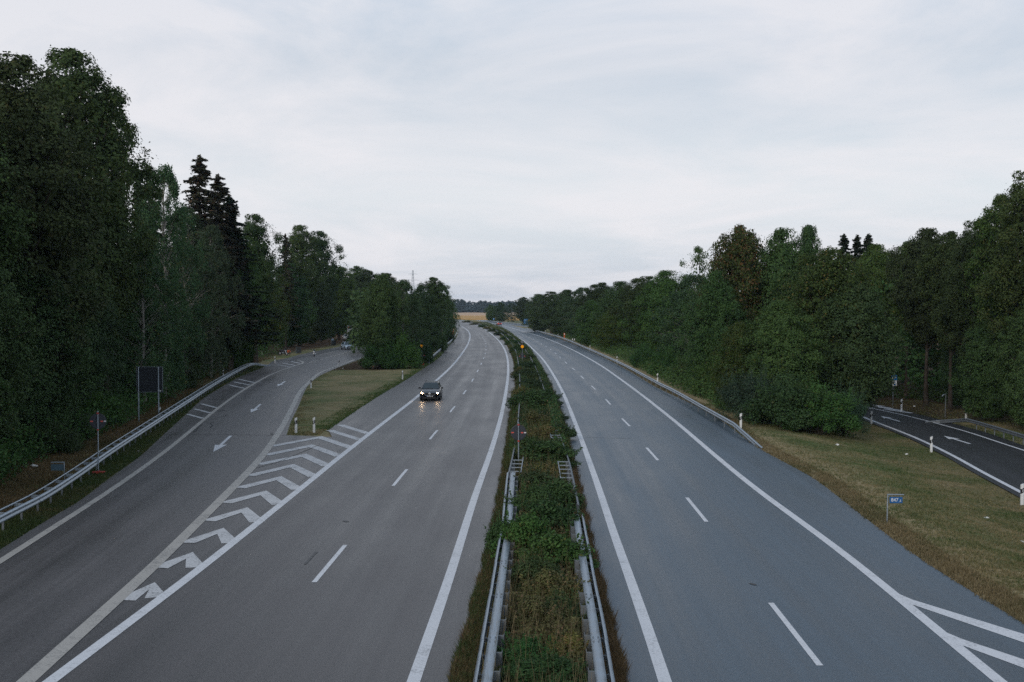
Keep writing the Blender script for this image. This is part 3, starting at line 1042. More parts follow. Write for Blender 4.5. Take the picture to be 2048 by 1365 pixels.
# ------------------------------------------------------------------ delineator posts
def delineator_meshes():
    prof = [(-.06,-.04),(.0,-.055),(.06,-.04),(.06,.035),(0,.05),(-.06,.035)]
    def ring(z, sl=0.0):
        return [(x, y, z + sl * x) for x, y in prof]
    def tube(z0, z1, s0, s1, infl=0.0):
        a, b = ring(z0, s0), ring(z1, s1)
        k = 1 + infl
        V = [(x*k, y*k, z) for x, y, z in a + b]
        n = 6
        F = [(i, (i+1) % n, n+(i+1) % n, n+i) for i in range(n)] + [tuple(range(n))[::-1], tuple(range(n, 2*n))]
        return V, F
    low = MB().add(*tube(-.1, .60, 0, .7)).mesh('shaft', M['white_plastic'])
    band = MB().add(*tube(.601, .835, .7, .7, .004)).mesh('black_band', M['black_plastic'])
    top = MB().add(*tube(.836, 1.03, .7, .55)).mesh('cap', M['white_plastic'])
    refl = MB().box((0, -.0575, .72), (.045, .01, .16)).mesh('reflector', M['reflector'])
    return low, band, top, refl
DEL = delineator_meshes()
def delineator(px, py, label, z=0.0, flip=False, hs=1.0):
    b = P(px, py, z)
    g = thing('delineator_post', label, 'roadside post', (b[0], b[1], z - .02), random.uniform(-.2, .2) + (math.pi if flip else 0), 'white roadside marker posts')
    g.scale = (1.25, 1.25, hs)
    for nm, me in zip(('shaft', 'black_band', 'cap', 'reflector'), DEL):
        link(nm, me, g)
    return g
for a in (
    (319, 843, 'white post with black band behind the guard rail by the blank board'),
    (446.5, 757, 'white post behind the middle of the long double guard rail'),
    (550, 727, 'white marker post where the exit guard rail bends down'),
    (592, 866.5, 'left one of the twin white posts at the tip of the grass island'),
    (628, 866, 'right one of the twin white posts at the tip of the grass island'),
    (622, 777, 'white post on the left rim of the island halfway along the exit road'),
    (677.8, 734, 'slim white post on the island edge opposite the rest area mouth'),
    (805, 759.5, 'lone white post in the island grass left of the dark estate car'),
    (861.6, 722, 'white post behind the start of the island guard rail'),
    (889.7, 700, 'white post behind the middle of the island guard rail'),
    (908.5, 678, 'white post at the bend of the island guard rail near the orange call box'),
    (914.5, 668.5, 'farthest white post on the bend of the left carriageway'),
    (1315, 766, 'white post behind the right guard rail, third from its near end'),
    (1234, 727, 'white post behind the right guard rail, between two others under the dark hedge'),
    (1180, 702, 'white post behind the right guard rail near the low double marker'),
    (1116, 676, 'small white post left of the far orange call box on the right'),
    (1090.5, 668, 'tiny white post behind the far stretch of the right guard rail'),
    (1065, 660, 'farthest white post of the right guard rail near the blue boards'),
    (1481.5, 857, 'white post beside the near end of the right guard rail'),
):
    delineator(*a)
delineator(1862.4, 903.5, 'white post midway along the near edge of the dark slip road', RZ)
delineator(2044, 1009.5, 'nearest white post of the slip road at the right picture edge', RZ)
delineator(1742.5, 847.5, 'white post of the slip road close to the hanging branch', RZ)
delineator(1803, 820.5, 'white post by the blue sign across the slip road', RZ + .15)
delineator(1932, 840, 'white post behind the dull guard rail of the slip road', RZ + .1)

# ------------------------------------------------------------------ signs
def at_px(px, py, z=0.0):
    b = P(px, py, z)
    return (b[0], b[1], z)
def round_sign(px, py, label, zc, foot=True):
    b = at_px(px, py)
    g = thing('round_sign', label, 'road sign', b, math.atan2(-b[0], b[1]) * .6, 'round signs seen from behind')
    MB().tube([(0, -.035, 0), (0, -.035, zc + .52)], .030, 10).build('pole', M['galv'], g)
    MB().lathe([(.36, 0), (.40, .008), (.40, .02), (.385, .026)], (0, 0, zc), 'Y', 40).build('disc', M['sign_back'], g)
    for x, w, mt, nm in ((-.30, .13, 'red_film', 'red_sticker'), (.18, .12, 'red_film', 'red_sticker'), (.30, .05, 'white_film', 'white_sticker'), (.36, .05, 'white_film', 'white_sticker')):
        MB().box((x, -.0035, zc - (.0 if x < 0 else .005 * 1)), (w if x < .28 else .045, .004, .065), ry=0 if x < .28 else .25).build(nm, M[mt], g)
    for z in (zc + .40, zc - .42):
        MB().box((0, -.035, z), (.085, .085, .07)).build('clamp', M['red_paint'], g)
    if foot:
        f = MB().box((0, .0, .06), (.62, .34, .11)).box((0, 0, .13), (.16, .14, .06)).build('foot_block', M['red_paint'], g, bevel=.02)
    return g
round_sign(197, 948, 'round grey-backed sign with red stickers on a red foot behind the exit guard rail', 2.62)
round_sign(1037, 944, 'round grey-backed sign on a pole standing in the median shrubs', 1.98, False)

# big blank board seen from behind
b1, b2 = P(276, 844), P(318, 845)
g = thing('sign_board', 'large dark blank board on two posts, back of an exit sign by the forest', 'road sign', tuple(b1), 0)
ppm = FPX / b1[1]
bw = 52.4 / ppm
pz = 50.5 / ppm
zb = CAM_H + (615 - 785) / ppm
ctr = (299.2 - 276) / ppm
y_ = 0.0
for nm, x in (('post', 1.5 / ppm), ('post', 41.5 / ppm)):
    MB().tube([(x, 0, 0), (x, 0, zb + pz)], .055, 12).build(nm, M['galv'], g)
MB().box((ctr, .085, zb + pz * .72), (bw, .03, pz * .555)).build('panel', M['sign_back'], g)
MB().box((ctr, .085, zb + pz * .22), (bw, .03, pz * .435)).build('panel', M['sign_back'], g)
fr = MB()
for z in (zb, zb + pz):
    fr.box((ctr, .085, z), (bw + .05, .05, .035))
for s in (-1, 1):
    fr.box((ctr + s * bw / 2, .085, zb + pz / 2), (.035, .05, pz))
fr.build('frame', M['galv'], g)
MB().box((ctr + bw / 2 - .16, .067, zb + .09), (.05, .004, .12)).box((ctr + bw / 2 - .16, .066, zb + .11), (.14, .004, .04)).build('sticker', M['white_film'], g)

def text_obj(body, size, loc, rot, mat, parent, name, align='CENTER'):
    c = bpy.data.curves.new(name, 'FONT')
    c.body = body
    c.size = size
    c.align_x = align
    c.align_y = 'CENTER'
    c.extrude = .002
    c.materials.append(mat)
    o = bpy.data.objects.new(name, c)
    COL.objects.link(o)
    me = bpy.data.meshes.new_from_object(o.evaluated_get(bpy.context.evaluated_depsgraph_get()))
    bpy.data.objects.remove(o)
    me.name = name
    o = link(name, me)
    o.location = loc
    o.rotation_euler = rot
    o.parent = parent
    return o
UP = (math.pi / 2, 0, 0)
# kilometre plates on bent gallows posts
def km_plate(px, py, label, front, arm_dir, zr=0.0, h=1.02, pw=.50, ph=.235):
    b = at_px(px, py, zr)
    g = thing('kilometre_sign', label, 'kilometre sign', b, 0, 'kilometre plates')
    MB().tube([(0, 0, 0), (.02 * arm_dir, 0, h)], .026, 10).build('post', M['galv'], g)
    MB().tube([(.02 * arm_dir - .025 * arm_dir, 0, h + .01), (.02 * arm_dir + .62 * arm_dir, 0, h + .005)], .026, 10).build('arm', M['galv'], g)
    pc = (.34 * arm_dir, 0, h - .08 - ph / 2)
    pl = MB().box(pc, (pw, .012, ph)).build('plate', M['blue_sign'] if front else M['sign_km_back'], g, bevel=.004)
    hk = MB()
    for s in (-1, 1):
        hk.box((pc[0] + s * pw * .3, 0, h - .045), (.02, .01, .09))
    hk.build('hanger', M['galv_dark'], g)
    if front:
        text_obj('847', .19, (pc[0] - .055, -.010, pc[2]), UP, M['sign_white'], pl, 'digits')
        text_obj(',5', .12, (pc[0] + .155, -.010, pc[2] - .03), UP, M['sign_white'], pl, 'digits')
    return g
km_plate(1774, 1045, 'blue kilometre plate reading 847,5 hanging from a bent post in the right verge', True, 1, ground_h(*P(1774, 1045)[:2]) if False else 0.0, h=1.06, pw=.50, ph=.24)
km_plate(129.5, 968, 'small grey-blue plate back on a bent post behind the exit guard rail', False, -1, 0.0, h=1.00, pw=.60, ph=.30)

def beacon_sign(px, py, label, foot):
    b = at_px(px, py)
    g = thing('warning_sign', label, 'road sign', b, 0, 'triangular warning signs with amber lamps')
    MB().tube([(0, -.03, 0), (0, -.03, 3.5)], .03, 8).build('pole', M['galv'], g)
    MB().prism([(-.52, 1.16), (.52, 1.16), (.04, 2.06), (-.04, 2.06)], .02).build('triangle', M['sign_back'], g)
    for x in (-.36, .34):
        MB().box((x, -.014, 1.42), (.16, .006, .07)).build('red_sticker', M['red_film'], g)
    lamp = MB().lathe([(.06, -.10), (.19, -.09), (.21, 0), (.19, .06), (.05, .10)], (0, -.03, 2.76), 'Y', 20).build('lamp', M['amber_lamp'], g)
    MB().lathe([(.225, -.05), (.235, -.02), (.225, .02)], (0, -.03, 2.76), 'Y', 20).build('lamp_rim', M['orange'], lamp)
    MB().box((0, -.03, 3.42), (.46, .12, .30)).build('battery_box', M['galv_dark'], g, bevel=.02)
    MB().box((0, -.03, 3.12), (.34, .10, .16)).build('control_box', M['sign_back'], g, bevel=.02)
    if foot:
        for x in (-.55, .05):
            MB().box((x, -.1, .16), (.52, .42, .30)).build('foot_block', M['red_paint'], g, bevel=.03)
    return g
beacon_sign(843.5, 731, 'triangular sign back with amber lamp on red foot blocks by the island trees', True)
beacon_sign(1044.6, 733, 'triangular sign back with amber lamp standing in the median', False)

def call_box(px, py, label, h=1.9):
    b = at_px(px, py)
    g = thing('emergency_phone', label, 'emergency phone', b, 0, 'orange roadside call boxes')
    MB().box((0, 0, h * .36), (.26, .24, h * .72)).build('column', M['orange'], g, bevel=.02)
    MB().box((0, 0, h * .86), (.38, .30, h * .28)).build('head', M['orange'], g, bevel=.03)
    MB().box((.0, -.153, h * .86), (.24, .01, h * .16)).build('panel', M['sign_white'], g)
    return g
call_box(906, 678, 'orange emergency call box on the island side at the bend', 2.6)
call_box(1128.8, 681, 'orange emergency call box behind the right guard rail far away', 1.8)

# twin-headed low marker behind the right rail
b = at_px(1147, 689.5)
g = thing('marker_post', 'low post with two small white heads behind the right guard rail', 'roadside post', b)
MB().tube([(0, 0, 0), (0, 0, 1.0)], .03, 8).build('post', M['galv'], g)
for s in (-1, 1):
    MB().box((s * .22, 0, 1.12), (.20, .10, .38)).build('head', M['white_plastic'], g, bevel=.02)
MB().box((0, 0, .98), (.5, .04, .05)).build('crossbar', M['galv'], g)

# blue board at the far exit
b = at_px(1052, 656.5)
g = thing('direction_sign', 'blue two-panel board at the far end of the right carriageway', 'road sign', b)
for s in (-1, 1):
    MB().tube([(s * .55, .05, 0), (s * .55, .05, 4.0)], .05, 8).build('post', M['galv'], g)
for z in (3.15, 2.0):
    pn = MB().box((0, 0, z), (1.75, .04, 1.0)).build('panel', M['blue_bright'], g)
    MB().box((-.2, -.024, z + .12), (.9, .006, .10)).box((.1, -.024, z - .18), (.7, .006, .10)).build('lettering', M['sign_white'], pn)
b = at_px(987.4, 647)
g = thing('round_sign', 'tiny round blue sign on a pole beyond the red car', 'road sign', b)
MB().tube([(0, .04, 0), (0, .04, 2.4)], .04, 8).build('pole', M['galv'], g)
MB().lathe([(.40, 0), (.42, .02), (.40, .03)], (0, 0, 2.2), 'Y', 24).build('disc', M['blue_bright'], g)
MB().box((0, -.012, 2.2), (.10, .006, .5)).box((0, -.012, 2.3), (.34, .006, .10)).build('symbol', M['sign_white'], g)

# blue facility sign beside the slip road
b = at_px(1786, 813, RZ)
g = thing('facility_sign', 'blue and white sign on a slim pole across the slip road', 'road sign', b)
k = b[1] / FPX
ph_ = 63 * k
MB().tube([(0, .03, 0), (0, .03, ph_)], .035, 10).build('pole', M['galv'], g)
pn = MB().box((.10, 0, ph_ - 5.5 * k), (11.0 * k, .03, 10.5 * k)).build('blue_panel', M['blue_bright'], g)
MB().prism([(-.20, -.12), (.0, -.12), (.2, .02), (.12, .1), (.02, .0), (-.06, .14), (-.2, .14)], .006, Matrix.Translation((.08, -.02, ph_ - 5.5 * k))).build('symbol', M['sign_white'], pn)
pl = MB().box((.15, 0, ph_ - 16.5 * k), (8.0 * k, .03, 11.0 * k)).build('white_panel', M['sign_white'], g)
MB().box((.13, -.018, ph_ - 14.5 * k), (.22, .006, .07)).box((.17, -.018, ph_ - 19 * k), (.16, .006, .16)).build('print', M['blue_sign'], pl)
# bent lamp post behind the slip-road rail
b = at_px(1890, 836, RZ)
g = thing('lamp_post', 'thin grey post with a curved arm behind the dull guard rail', 'post', b)
k = b[1] / FPX
MB().tube([(0, 0, 0), (.06, 0, 48 * k)], .035, 10).build('pole', M['galv_dark'], g)
MB().tube([(.06, 0, 47 * k), (-.08, 0, 47 * k), (-.22, 0, 45 * k), (-.28, 0, 42.5 * k)], [.035, .04, .05, .03], 10).build('arm', M['galv'], g)

# orange stake in the island grass
b = at_px(746, 740)
g = thing('stake', 'thin reddish stake in the grass below the dark island bush', 'stake', b)
MB().box((0, 0, .22), (.07, .07, .46)).build('shaft', M['wood'], g)
MB().box((0, 0, .47), (.074, .074, .06)).build('tip', M['red_film'], g)

# litter
def litter(px, py, s, label, z=0.0):
    b = P(px, py, z)
    bm = bmesh.new()
    bmesh.ops.create_icosphere(bm, subdivisions=2, radius=s / 2)
    rr = random.Random(int(px * 7))
    for v in bm.verts:
        v.co *= .6 + .8 * rr.random()
        v.co.z *= .5
    me = bpy.data.meshes.new('litter')
    bm.to_mesh(me); bm.free()
    me.materials.append(M['litter'])
    o = link('litter', me)
    o.location = (b[0], b[1], z + s * .2)
    o['label'] = label; o['category'] = 'litter'; o['group'] = 'scraps of litter'
litter(68, 935.5, .34, 'flat pale scrap of paper on the orange forest bank')
litter(188, 919, .22, 'white scrap lying behind the guard rail next to the round sign')
litter(277, 904, .16, 'white crumb of litter on the kerb of the exit road')
litter(686, 738, .22, 'white speck of litter on the island near the slim post')
litter(1898, 1019, .20, 'white scrap on the grass slope right of the kilometre plate', -.8)
litter(1973, 1038, .20, 'pale scrap in the brown grass nearer the slip road', -1.0)
litter(2044, 1086, .20, 'white scrap on the slope at the right picture edge', -1.0)
litter(1675, 891, .22, 'white scrap on the grass below the big bushes', -.4)
litter(1813, 910, .18, 'pale crumb on the slope beside the slip road', -1.1)
litter(1829, 814, .25, 'white scrap on the verge across the slip road', RZ + .1)
# ------------------------------------------------------------------ vehicles
def loft(stations, mat, name, parent):
    """stations: (y, zbot, ztop, half_width); front at -y"""
    V, F = [], []
    for y, zb_, zt, hw in stations:
        half = [(0, zt + .035), (hw*.55, zt + .025), (hw*.86, zt - .005), (hw*.97, zt - .07), (hw, zt - .24), (hw, zb_ + .26), (hw*.985, zb_ + .10), (hw*.93, zb_), (0, zb_)]
        ring = half + [(-x, z) for x, z in half[-2:0:-1]]
        V += [(x, y, z) for x, z in ring]
    n = 16
    m = len(stations)
    for i in range(m - 1):
        for k in range(n):
            F.append((i*n + k, i*n + (k+1) % n, (i+1)*n + (k+1) % n, (i+1)*n + k))
    F.append(tuple(range(n))); F.append(tuple((m-1)*n + k for k in range(n))[::-1])
    o = MB().add(V, F).build(name, mat, parent, True)
    return o

def pane(c, u0, u1, v0, v1, off=.006):
    """quad on face c = (bottom-left, bottom-right, top-right, top-left)"""
    c = [Vector(p) for p in c]
    nrm = (c[1] - c[0]).cross(c[3] - c[0]).normalized()
    def at(u, v):
        return (c[0]*(1-u) + c[1]*u)*(1-v) + (c[3]*(1-u) + c[2]*u)*v + nrm*off
    q = [at(u0, v0), at(u1, v0), at(u1, v1), at(u0, v1)]
    back = [p - nrm * .012 for p in q]
    return q + back, [(0,1,2,3), (7,6,5,4), (0,4,5,1), (1,5,6,2), (2,6,7,3), (3,7,4,0)]

def make_car(name, label, cat, loc, rz, paint, kind='estate', lights=None, group=None, detail=True):
    g = thing(name, label, cat, loc, rz, group)
    E = kind == 'estate'
    L = 2.39 if E else 1.95
    W = .91 if E else .85
    H = 1.50 if E else 1.50
    fx = -L
    cow = -.98 if E else -.82
    st = [(fx, .34, .60, W*.66), (fx+.07, .24, .70, W*.84), (fx+.28, .20, .78, W*.945), (fx+.75, .19, .86, W*.985), (cow, .19, .955, W), (0, .19, .97, W), (L*.5, .19, .99, W),
          (L-.35, .21, 1.0, W*.97), (L-.08, .28, .97, W*.89), (L, .40, .90, W*.80)]
    body = loft(st, paint, 'body', g)
    zb_, zt = .955, H
    yb0, yb1 = cow - .08, (L - .16)
    yt0, yt1 = (cow + .86), (L - .52 if E else L - .62)
    wb, wt = W * .91, W * .67
    B = [(-wb, yb0, zb_), (wb, yb0, zb_), (wb, yb1, zb_ + .01), (-wb, yb1, zb_ + .01)]
    T = [(-wt, yt0, zt - .05), (wt, yt0, zt - .05), (wt, yt1, zt - .05), (-wt, yt1, zt - .05)]
    T2 = [(-wt*.86, yt0 + .16, zt), (wt*.86, yt0 + .16, zt), (wt*.86, yt1 - .12, zt), (-wt*.86, yt1 - .12, zt)]
    cab = MB().add(B + T + T2, [(0,1,5,4), (1,2,6,5), (2,3,7,6), (3,0,4,7), (4,5,9,8), (5,6,10,9), (6,7,11,10), (7,4,8,11), (8,9,10,11), (3,2,1,0)])
    cab.build('roof', paint, g, False, bevel=.03)
    front = (B[0], B[1], T[1], T[0])
    MB().add(*pane(front, .05, .95, .06, .95)).build('windscreen', M['glass'], g)
    rear = (B[2], B[3], T[3], T[2])
    MB().add(*pane(rear, .08, .92, .12, .92)).build('rear_window', M['glass'], g)
    for sgn, face in ((1, (B[1], B[2], T[2], T[1])), (-1, (B[3], B[0], T[0], T[3]))):
        cuts = ((.13, .40), (.42, .66), (.68, .90)) if E else ((.15, .50), (.53, .86))
        for u0, u1 in cuts:
            if sgn < 0: u0, u1 = 1 - u1, 1 - u0
            MB().add(*pane(face, u0, u1, .12, .90)).build('side_window', M['glass'], g)
    # wheels
    wy = (fx + .92, L - 1.0) if E else (fx + .74, L - .68)
    for y in wy:
        for s in (-1, 1):
            w = MB().lathe([(.20, -.10), (.30, -.105), (.325, -.07), (.325, .07), (.30, .105), (.20, .10)], (s*(W - .09), y, .325), 'X', 24).build('wheel', M['tyre'], g, True)
            r_ = MB().lathe([(.05, 0), (.21, .0), (.215, .02), (.08, .035), (.02, .035)], (0, 0, 0), 'X', 20)
            sp = MB()
            for k in range(7):
                a = 2*math.pi*k/7
                sp.box((s*(W + .012), y + math.cos(a)*.12, .325 + math.sin(a)*.12), (.02, .19, .045), rx=a)
            sp.lathe([(.205, -.008), (.225, .012), (.205, .016)], (s*(W + .004), y, .325), 'X', 24)
            sp.build('rim', M['rim'], w)
            # wheel arch lip
            MB().tube([(s*(W - .012), y + math.cos(a)*.385, .325 + math.sin(a)*.385) for a in np.linspace(-.1, math.pi + .1, 15)], .03, 6).build('wheel_arch', M['black_plastic'], g)
    # front end
    for s in (-1, 1):
        hl = MB().add(*[[(s*W*.54, fx + .02, .60), (s*W*.90, fx + .20, .60), (s*W*.955, fx + .40, .74), (s*W*.60, fx + .10, .74), (s*W*.54, fx + .12, .60), (s*W*.88, fx + .30, .60), (s*W*.93, fx + .48, .74), (s*W*.60, fx + .20, .74)],
                         [(0,1,2,3), (4,7,6,5), (0,4,5,1), (1,5,6,2), (2,6,7,3), (3,7,4,0)]]).build('headlight', M['reflector'], g)
        if lights == 'front':
            MB().lathe([(.02, -.05), (.05, -.04), (.062, -.01), (.06, .03)], (s*W*.76, fx + .10, .67), 'Y', 16).build('bulb', M['headlight'], hl)
        MB().lathe([(.03, -.03), (.065, -.02), (.07, .03)], (s*W*.68, fx + .06, .38), 'Y', 14).build('fog_lamp', M['reflector'], g)
        m = MB().box((s*(W + .10), cow + .25, 1.03), (.20, .12, .14)).build('mirror', paint if paint != M['car_dark'] else M['black_plastic'], g, bevel=.03)
        MB().box((s*(W + .0), cow + .25, .99), (.12, .06, .05)).build('mirror_stalk', M['black_plastic'], m)
        MB().box((s*(W + .004), .25, .78), (.02, .16, .03)).box((s*(W + .004), 1.1 if E else .9, .80), (.02, .16, .03)).build('door_handle', paint, g)
        # rear lights
        MB().box((s*W*.80, L - .045, .84), (W*.24, .14, .17)).build('taillight', M['taillight'] if lights == 'rear' else M['red_paint'], g, bevel=.02)
        MB().box((s*(W + .001), .1, .30), (.03, 2.1, .10)).build('sill', M['black_plastic'], g)
    gr = MB().prism([(-.50, .70), (-.34, .48), (.34, .48), (.50, .70)], .06, Matrix.Translation((0, fx + .01, 0))).build('grille', M['black_plastic'], g)
    MB().tube([(-.54, fx - .02, .715), (-.36, fx - .025, .47), (.36, fx - .025, .47), (.54, fx - .02, .715)], .026, 6).tube([(-.54, fx - .01, .72), (.54, fx - .01, .72)], .018, 6).build('grille_trim', M['chrome'], gr)
    if detail:
        rd = MB().lathe([(.085, -.012), (.10, -.008), (.10, .012)], (0, fx - .035, .61), 'Y', 20).build('emblem', M['chrome'], gr)
        MB().tube([(-.06, fx - .052, .655), (-.012, fx - .052, .60), (0, fx - .052, .625), (.012, fx - .052, .60), (.06, fx - .052, .655)], .007, 5).tube([(-.065, fx - .052, .62), (-.035, fx - .052, .545), (0, fx - .052, .60), (.035, fx - .052, .545), (.065, fx - .052, .62)], .007, 5).build('emblem_strokes', M['ink'], rd)
    npl = MB().box((0, fx - .035, .42), (.52, .02, .11)).build('number_plate', M['plate'], g)
    MB().box((-.235, fx - .047, .42), (.045, .004, .10)).build('plate_band', M['blue_sign'], npl)
    MB().box((-.13, fx - .047, .42), (.09, .004, .065)).box((.0, fx - .047, .42), (.07, .004, .065)).box((.14, fx - .047, .42), (.16, .004, .065)).build('plate_print', M['ink'], npl)
    MB().box((0, L + .01, .62), (.52, .02, .11)).build('number_plate', M['plate'], g)
    MB().prism([(-.62, .34), (-.50, .24), (.50, .24), (.62, .34)], .05, Matrix.Translation((0, fx + .03, 0))).build('air_intake', M['black_plastic'], g)
    MB().box((0, fx + .04, .22), (1.3, .10, .08)).build('front_lip', M['black_plastic'], g, bevel=.02)
    if E:
        for s in (-1, 1):
            MB().tube([(s*wt*.90, yt0 + .22, zt - .02), (s*wt*.90, yt0 + .32, zt + .06), (s*wt*.90, yt1 - .2, zt + .06), (s*wt*.90, yt1 - .1, zt - .02)], .02, 6).build('roof_rail', M['black_plastic'], g)
    wip = MB()
    wip.tube([(-.5, yb0 + .03, zb_ + .045), (.2, yb0 + .09, zb_ + .07)], .010, 5)
    wip.build('wiper', M['black_plastic'], g)
    return g

# dark estate on the left carriageway, coming towards the bridge
c0 = P(858, 802.5)
t_ = P(845, 823)[:2] - P(873, 782)[:2]
lane = np.array((L_MAIN(c0[1] - 4) - L_MAIN(c0[1] + 4), -8.0))
rz = math.atan2(lane[0], -lane[1])
fw = np.array((math.sin(rz), -math.cos(rz)))
make_car('estate_car', 'black estate car with lit headlights driving towards the bridge on the left carriageway', 'car',
         (c0[0] - fw[0]*2.35, c0[1] - fw[1]*2.35, .022), rz + .03, M['car_dark'], 'estate', 'front', 'cars')
# red car far off, seen from behind
c1 = P(997.5, 651.2)
make_car('hatchback_car', 'red car with glowing tail lights far away on the right carriageway', 'car', (c1[0], c1[1] + 2, .022), math.pi + .26, M['car_red'], 'hatch', 'rear', 'cars')
# rest area
c2 = P(687.5, 700.5)
make_car('hatchback_car', 'pale blue hatchback parked on the rest area road', 'car', (c2[0] + .4, c2[1] + 1.9, .02), .42, M['car_light'], 'hatch', None, 'cars', False)
c3 = P(713, 692)
make_car('hatchback_car', 'dark green car half hidden under the island trees behind the pale hatchback', 'car', (c3[0] + .5, c3[1] + 1.9, .02), .62, M['car_green'], 'hatch', None, 'cars', False)
c4 = P(691, 681)
make_car('hatchback_car', 'small white car deepest in the rest area above the pale hatchback', 'car', (c4[0], c4[1] + 1.9, .02), .3, M['car_white'], 'hatch', None, 'cars', False)

# lorry glimpsed through the branches
c5 = P(727, 684.5)
g = thing('lorry', 'white lorry with a red stripe mostly hidden behind the island trees', 'lorry', (c5[0], c5[1] + 4, .02), .75)
MB().box((0, 1.2, 2.35), (2.5, 9.5, 2.9)).build('trailer_box', M['car_white'], g, bevel=.04)
MB().box((0, 1.2, 3.35), (2.53, 9.52, .30)).build('stripe', M['red_paint'], g)
cb = MB().box((0, -5.0, 1.95), (2.45, 2.1, 2.7)).build('cab', M['car_white'], g, bevel=.08)
MB().box((0, -6.06, 2.4), (2.1, .03, 1.0)).build('windscreen', M['glass'], cb)
MB().box((0, -6.06, 1.2), (1.6, .04, .6)).build('grille', M['black_plastic'], cb)
MB().box((0, .8, .75), (1.0, 12.5, .25)).build('chassis', M['black_plastic'], g)
for y in (-4.6, 2.8, 4.1, 5.3):
    for s in (-1, 1):
        MB().lathe([(.25, -.15), (.48, -.15), (.5, -.1), (.5, .1), (.48, .15), (.25, .15)], (s*1.08, y, .5), 'X', 20).build('wheel', M['tyre'], g, True)

# motorcycles
def motorcycle(label, loc, rz):
    g = thing('motorcycle', label, 'motorcycle', loc, rz, 'motorcycles at the rest area')
    for y in (-.72, .70):
        w = MB().tube([(0, y + math.cos(a)*.27, .31 + math.sin(a)*.27) for a in np.linspace(0, 2*math.pi, 25)], .06 if y < 0 else .085, 8, False).build('wheel', M['tyre'], g, True)
        MB().lathe([(.04, -.03), (.20, -.012), (.21, .012), (.04, .03)], (0, y, .31), 'X', 16).build('rim', M['rim'], w)
    for s in (-1, 1):
        MB().tube([(s*.09, -.72, .31), (s*.09, -.48, .92)], .025, 8).build('fork', M['chrome'], g)
        MB().box((s*.46, -.44, 1.16), (.14, .04, .09)).build('mirror', M['black_plastic'], g, bevel=.015)
    MB().tube([(-.40, -.34, .98), (-.12, -.46, .98), (.12, -.46, .98), (.40, -.34, .98)], .02, 8).build('handlebar', M['black_plastic'], g)
    MB().tube([(0, -.55, .55), (0, -.38, .85), (0, -.05, .84), (0, .15, .74), (0, .5, .76), (0, .85, .84)], [.12, .20, .19, .15, .16, .07], 12).build('fairing', M['car_dark'], g, True)
    MB().tube([(0, -.25, .42), (0, .05, .42), (0, .3, .45)], [.16, .19, .12], 10).build('engine', M['galv_dark'], g)
    MB().tube([(0, .05, .88), (0, .38, .84), (0, .72, .90)], [.11, .15, .10], 10).build('seat', M['cloth_black'], g)
    MB().prism([(-.18, .92), (.18, .92), (.12, 1.22), (-.12, 1.22)], .02, Matrix.Translation((0, -.50, 0)) @ Matrix.Rotation(-.0, 4, 'X')).build('windshield', M['glass'], g)
    MB().lathe([(.05, -.05), (.10, -.03), (.10, .05)], (0, -.58, .82), 'Y', 16).build('headlight', M['reflector'], g)
    MB().tube([(.16, .1, .30), (.19, .6, .38), (.19, .9, .45)], [.03, .05, .055], 8).build('exhaust', M['chrome'], g)
    return g
c = P(627, 714)
motorcycle('black motorcycle standing alone on the rest area tarmac', (c[0], c[1] + .6, .02), .15)
c = P(571, 711.5)
motorcycle('black motorcycle at the grass edge with an orange-jacketed rider beside it', (c[0] - .5, c[1] + .6, .0), 1.1)

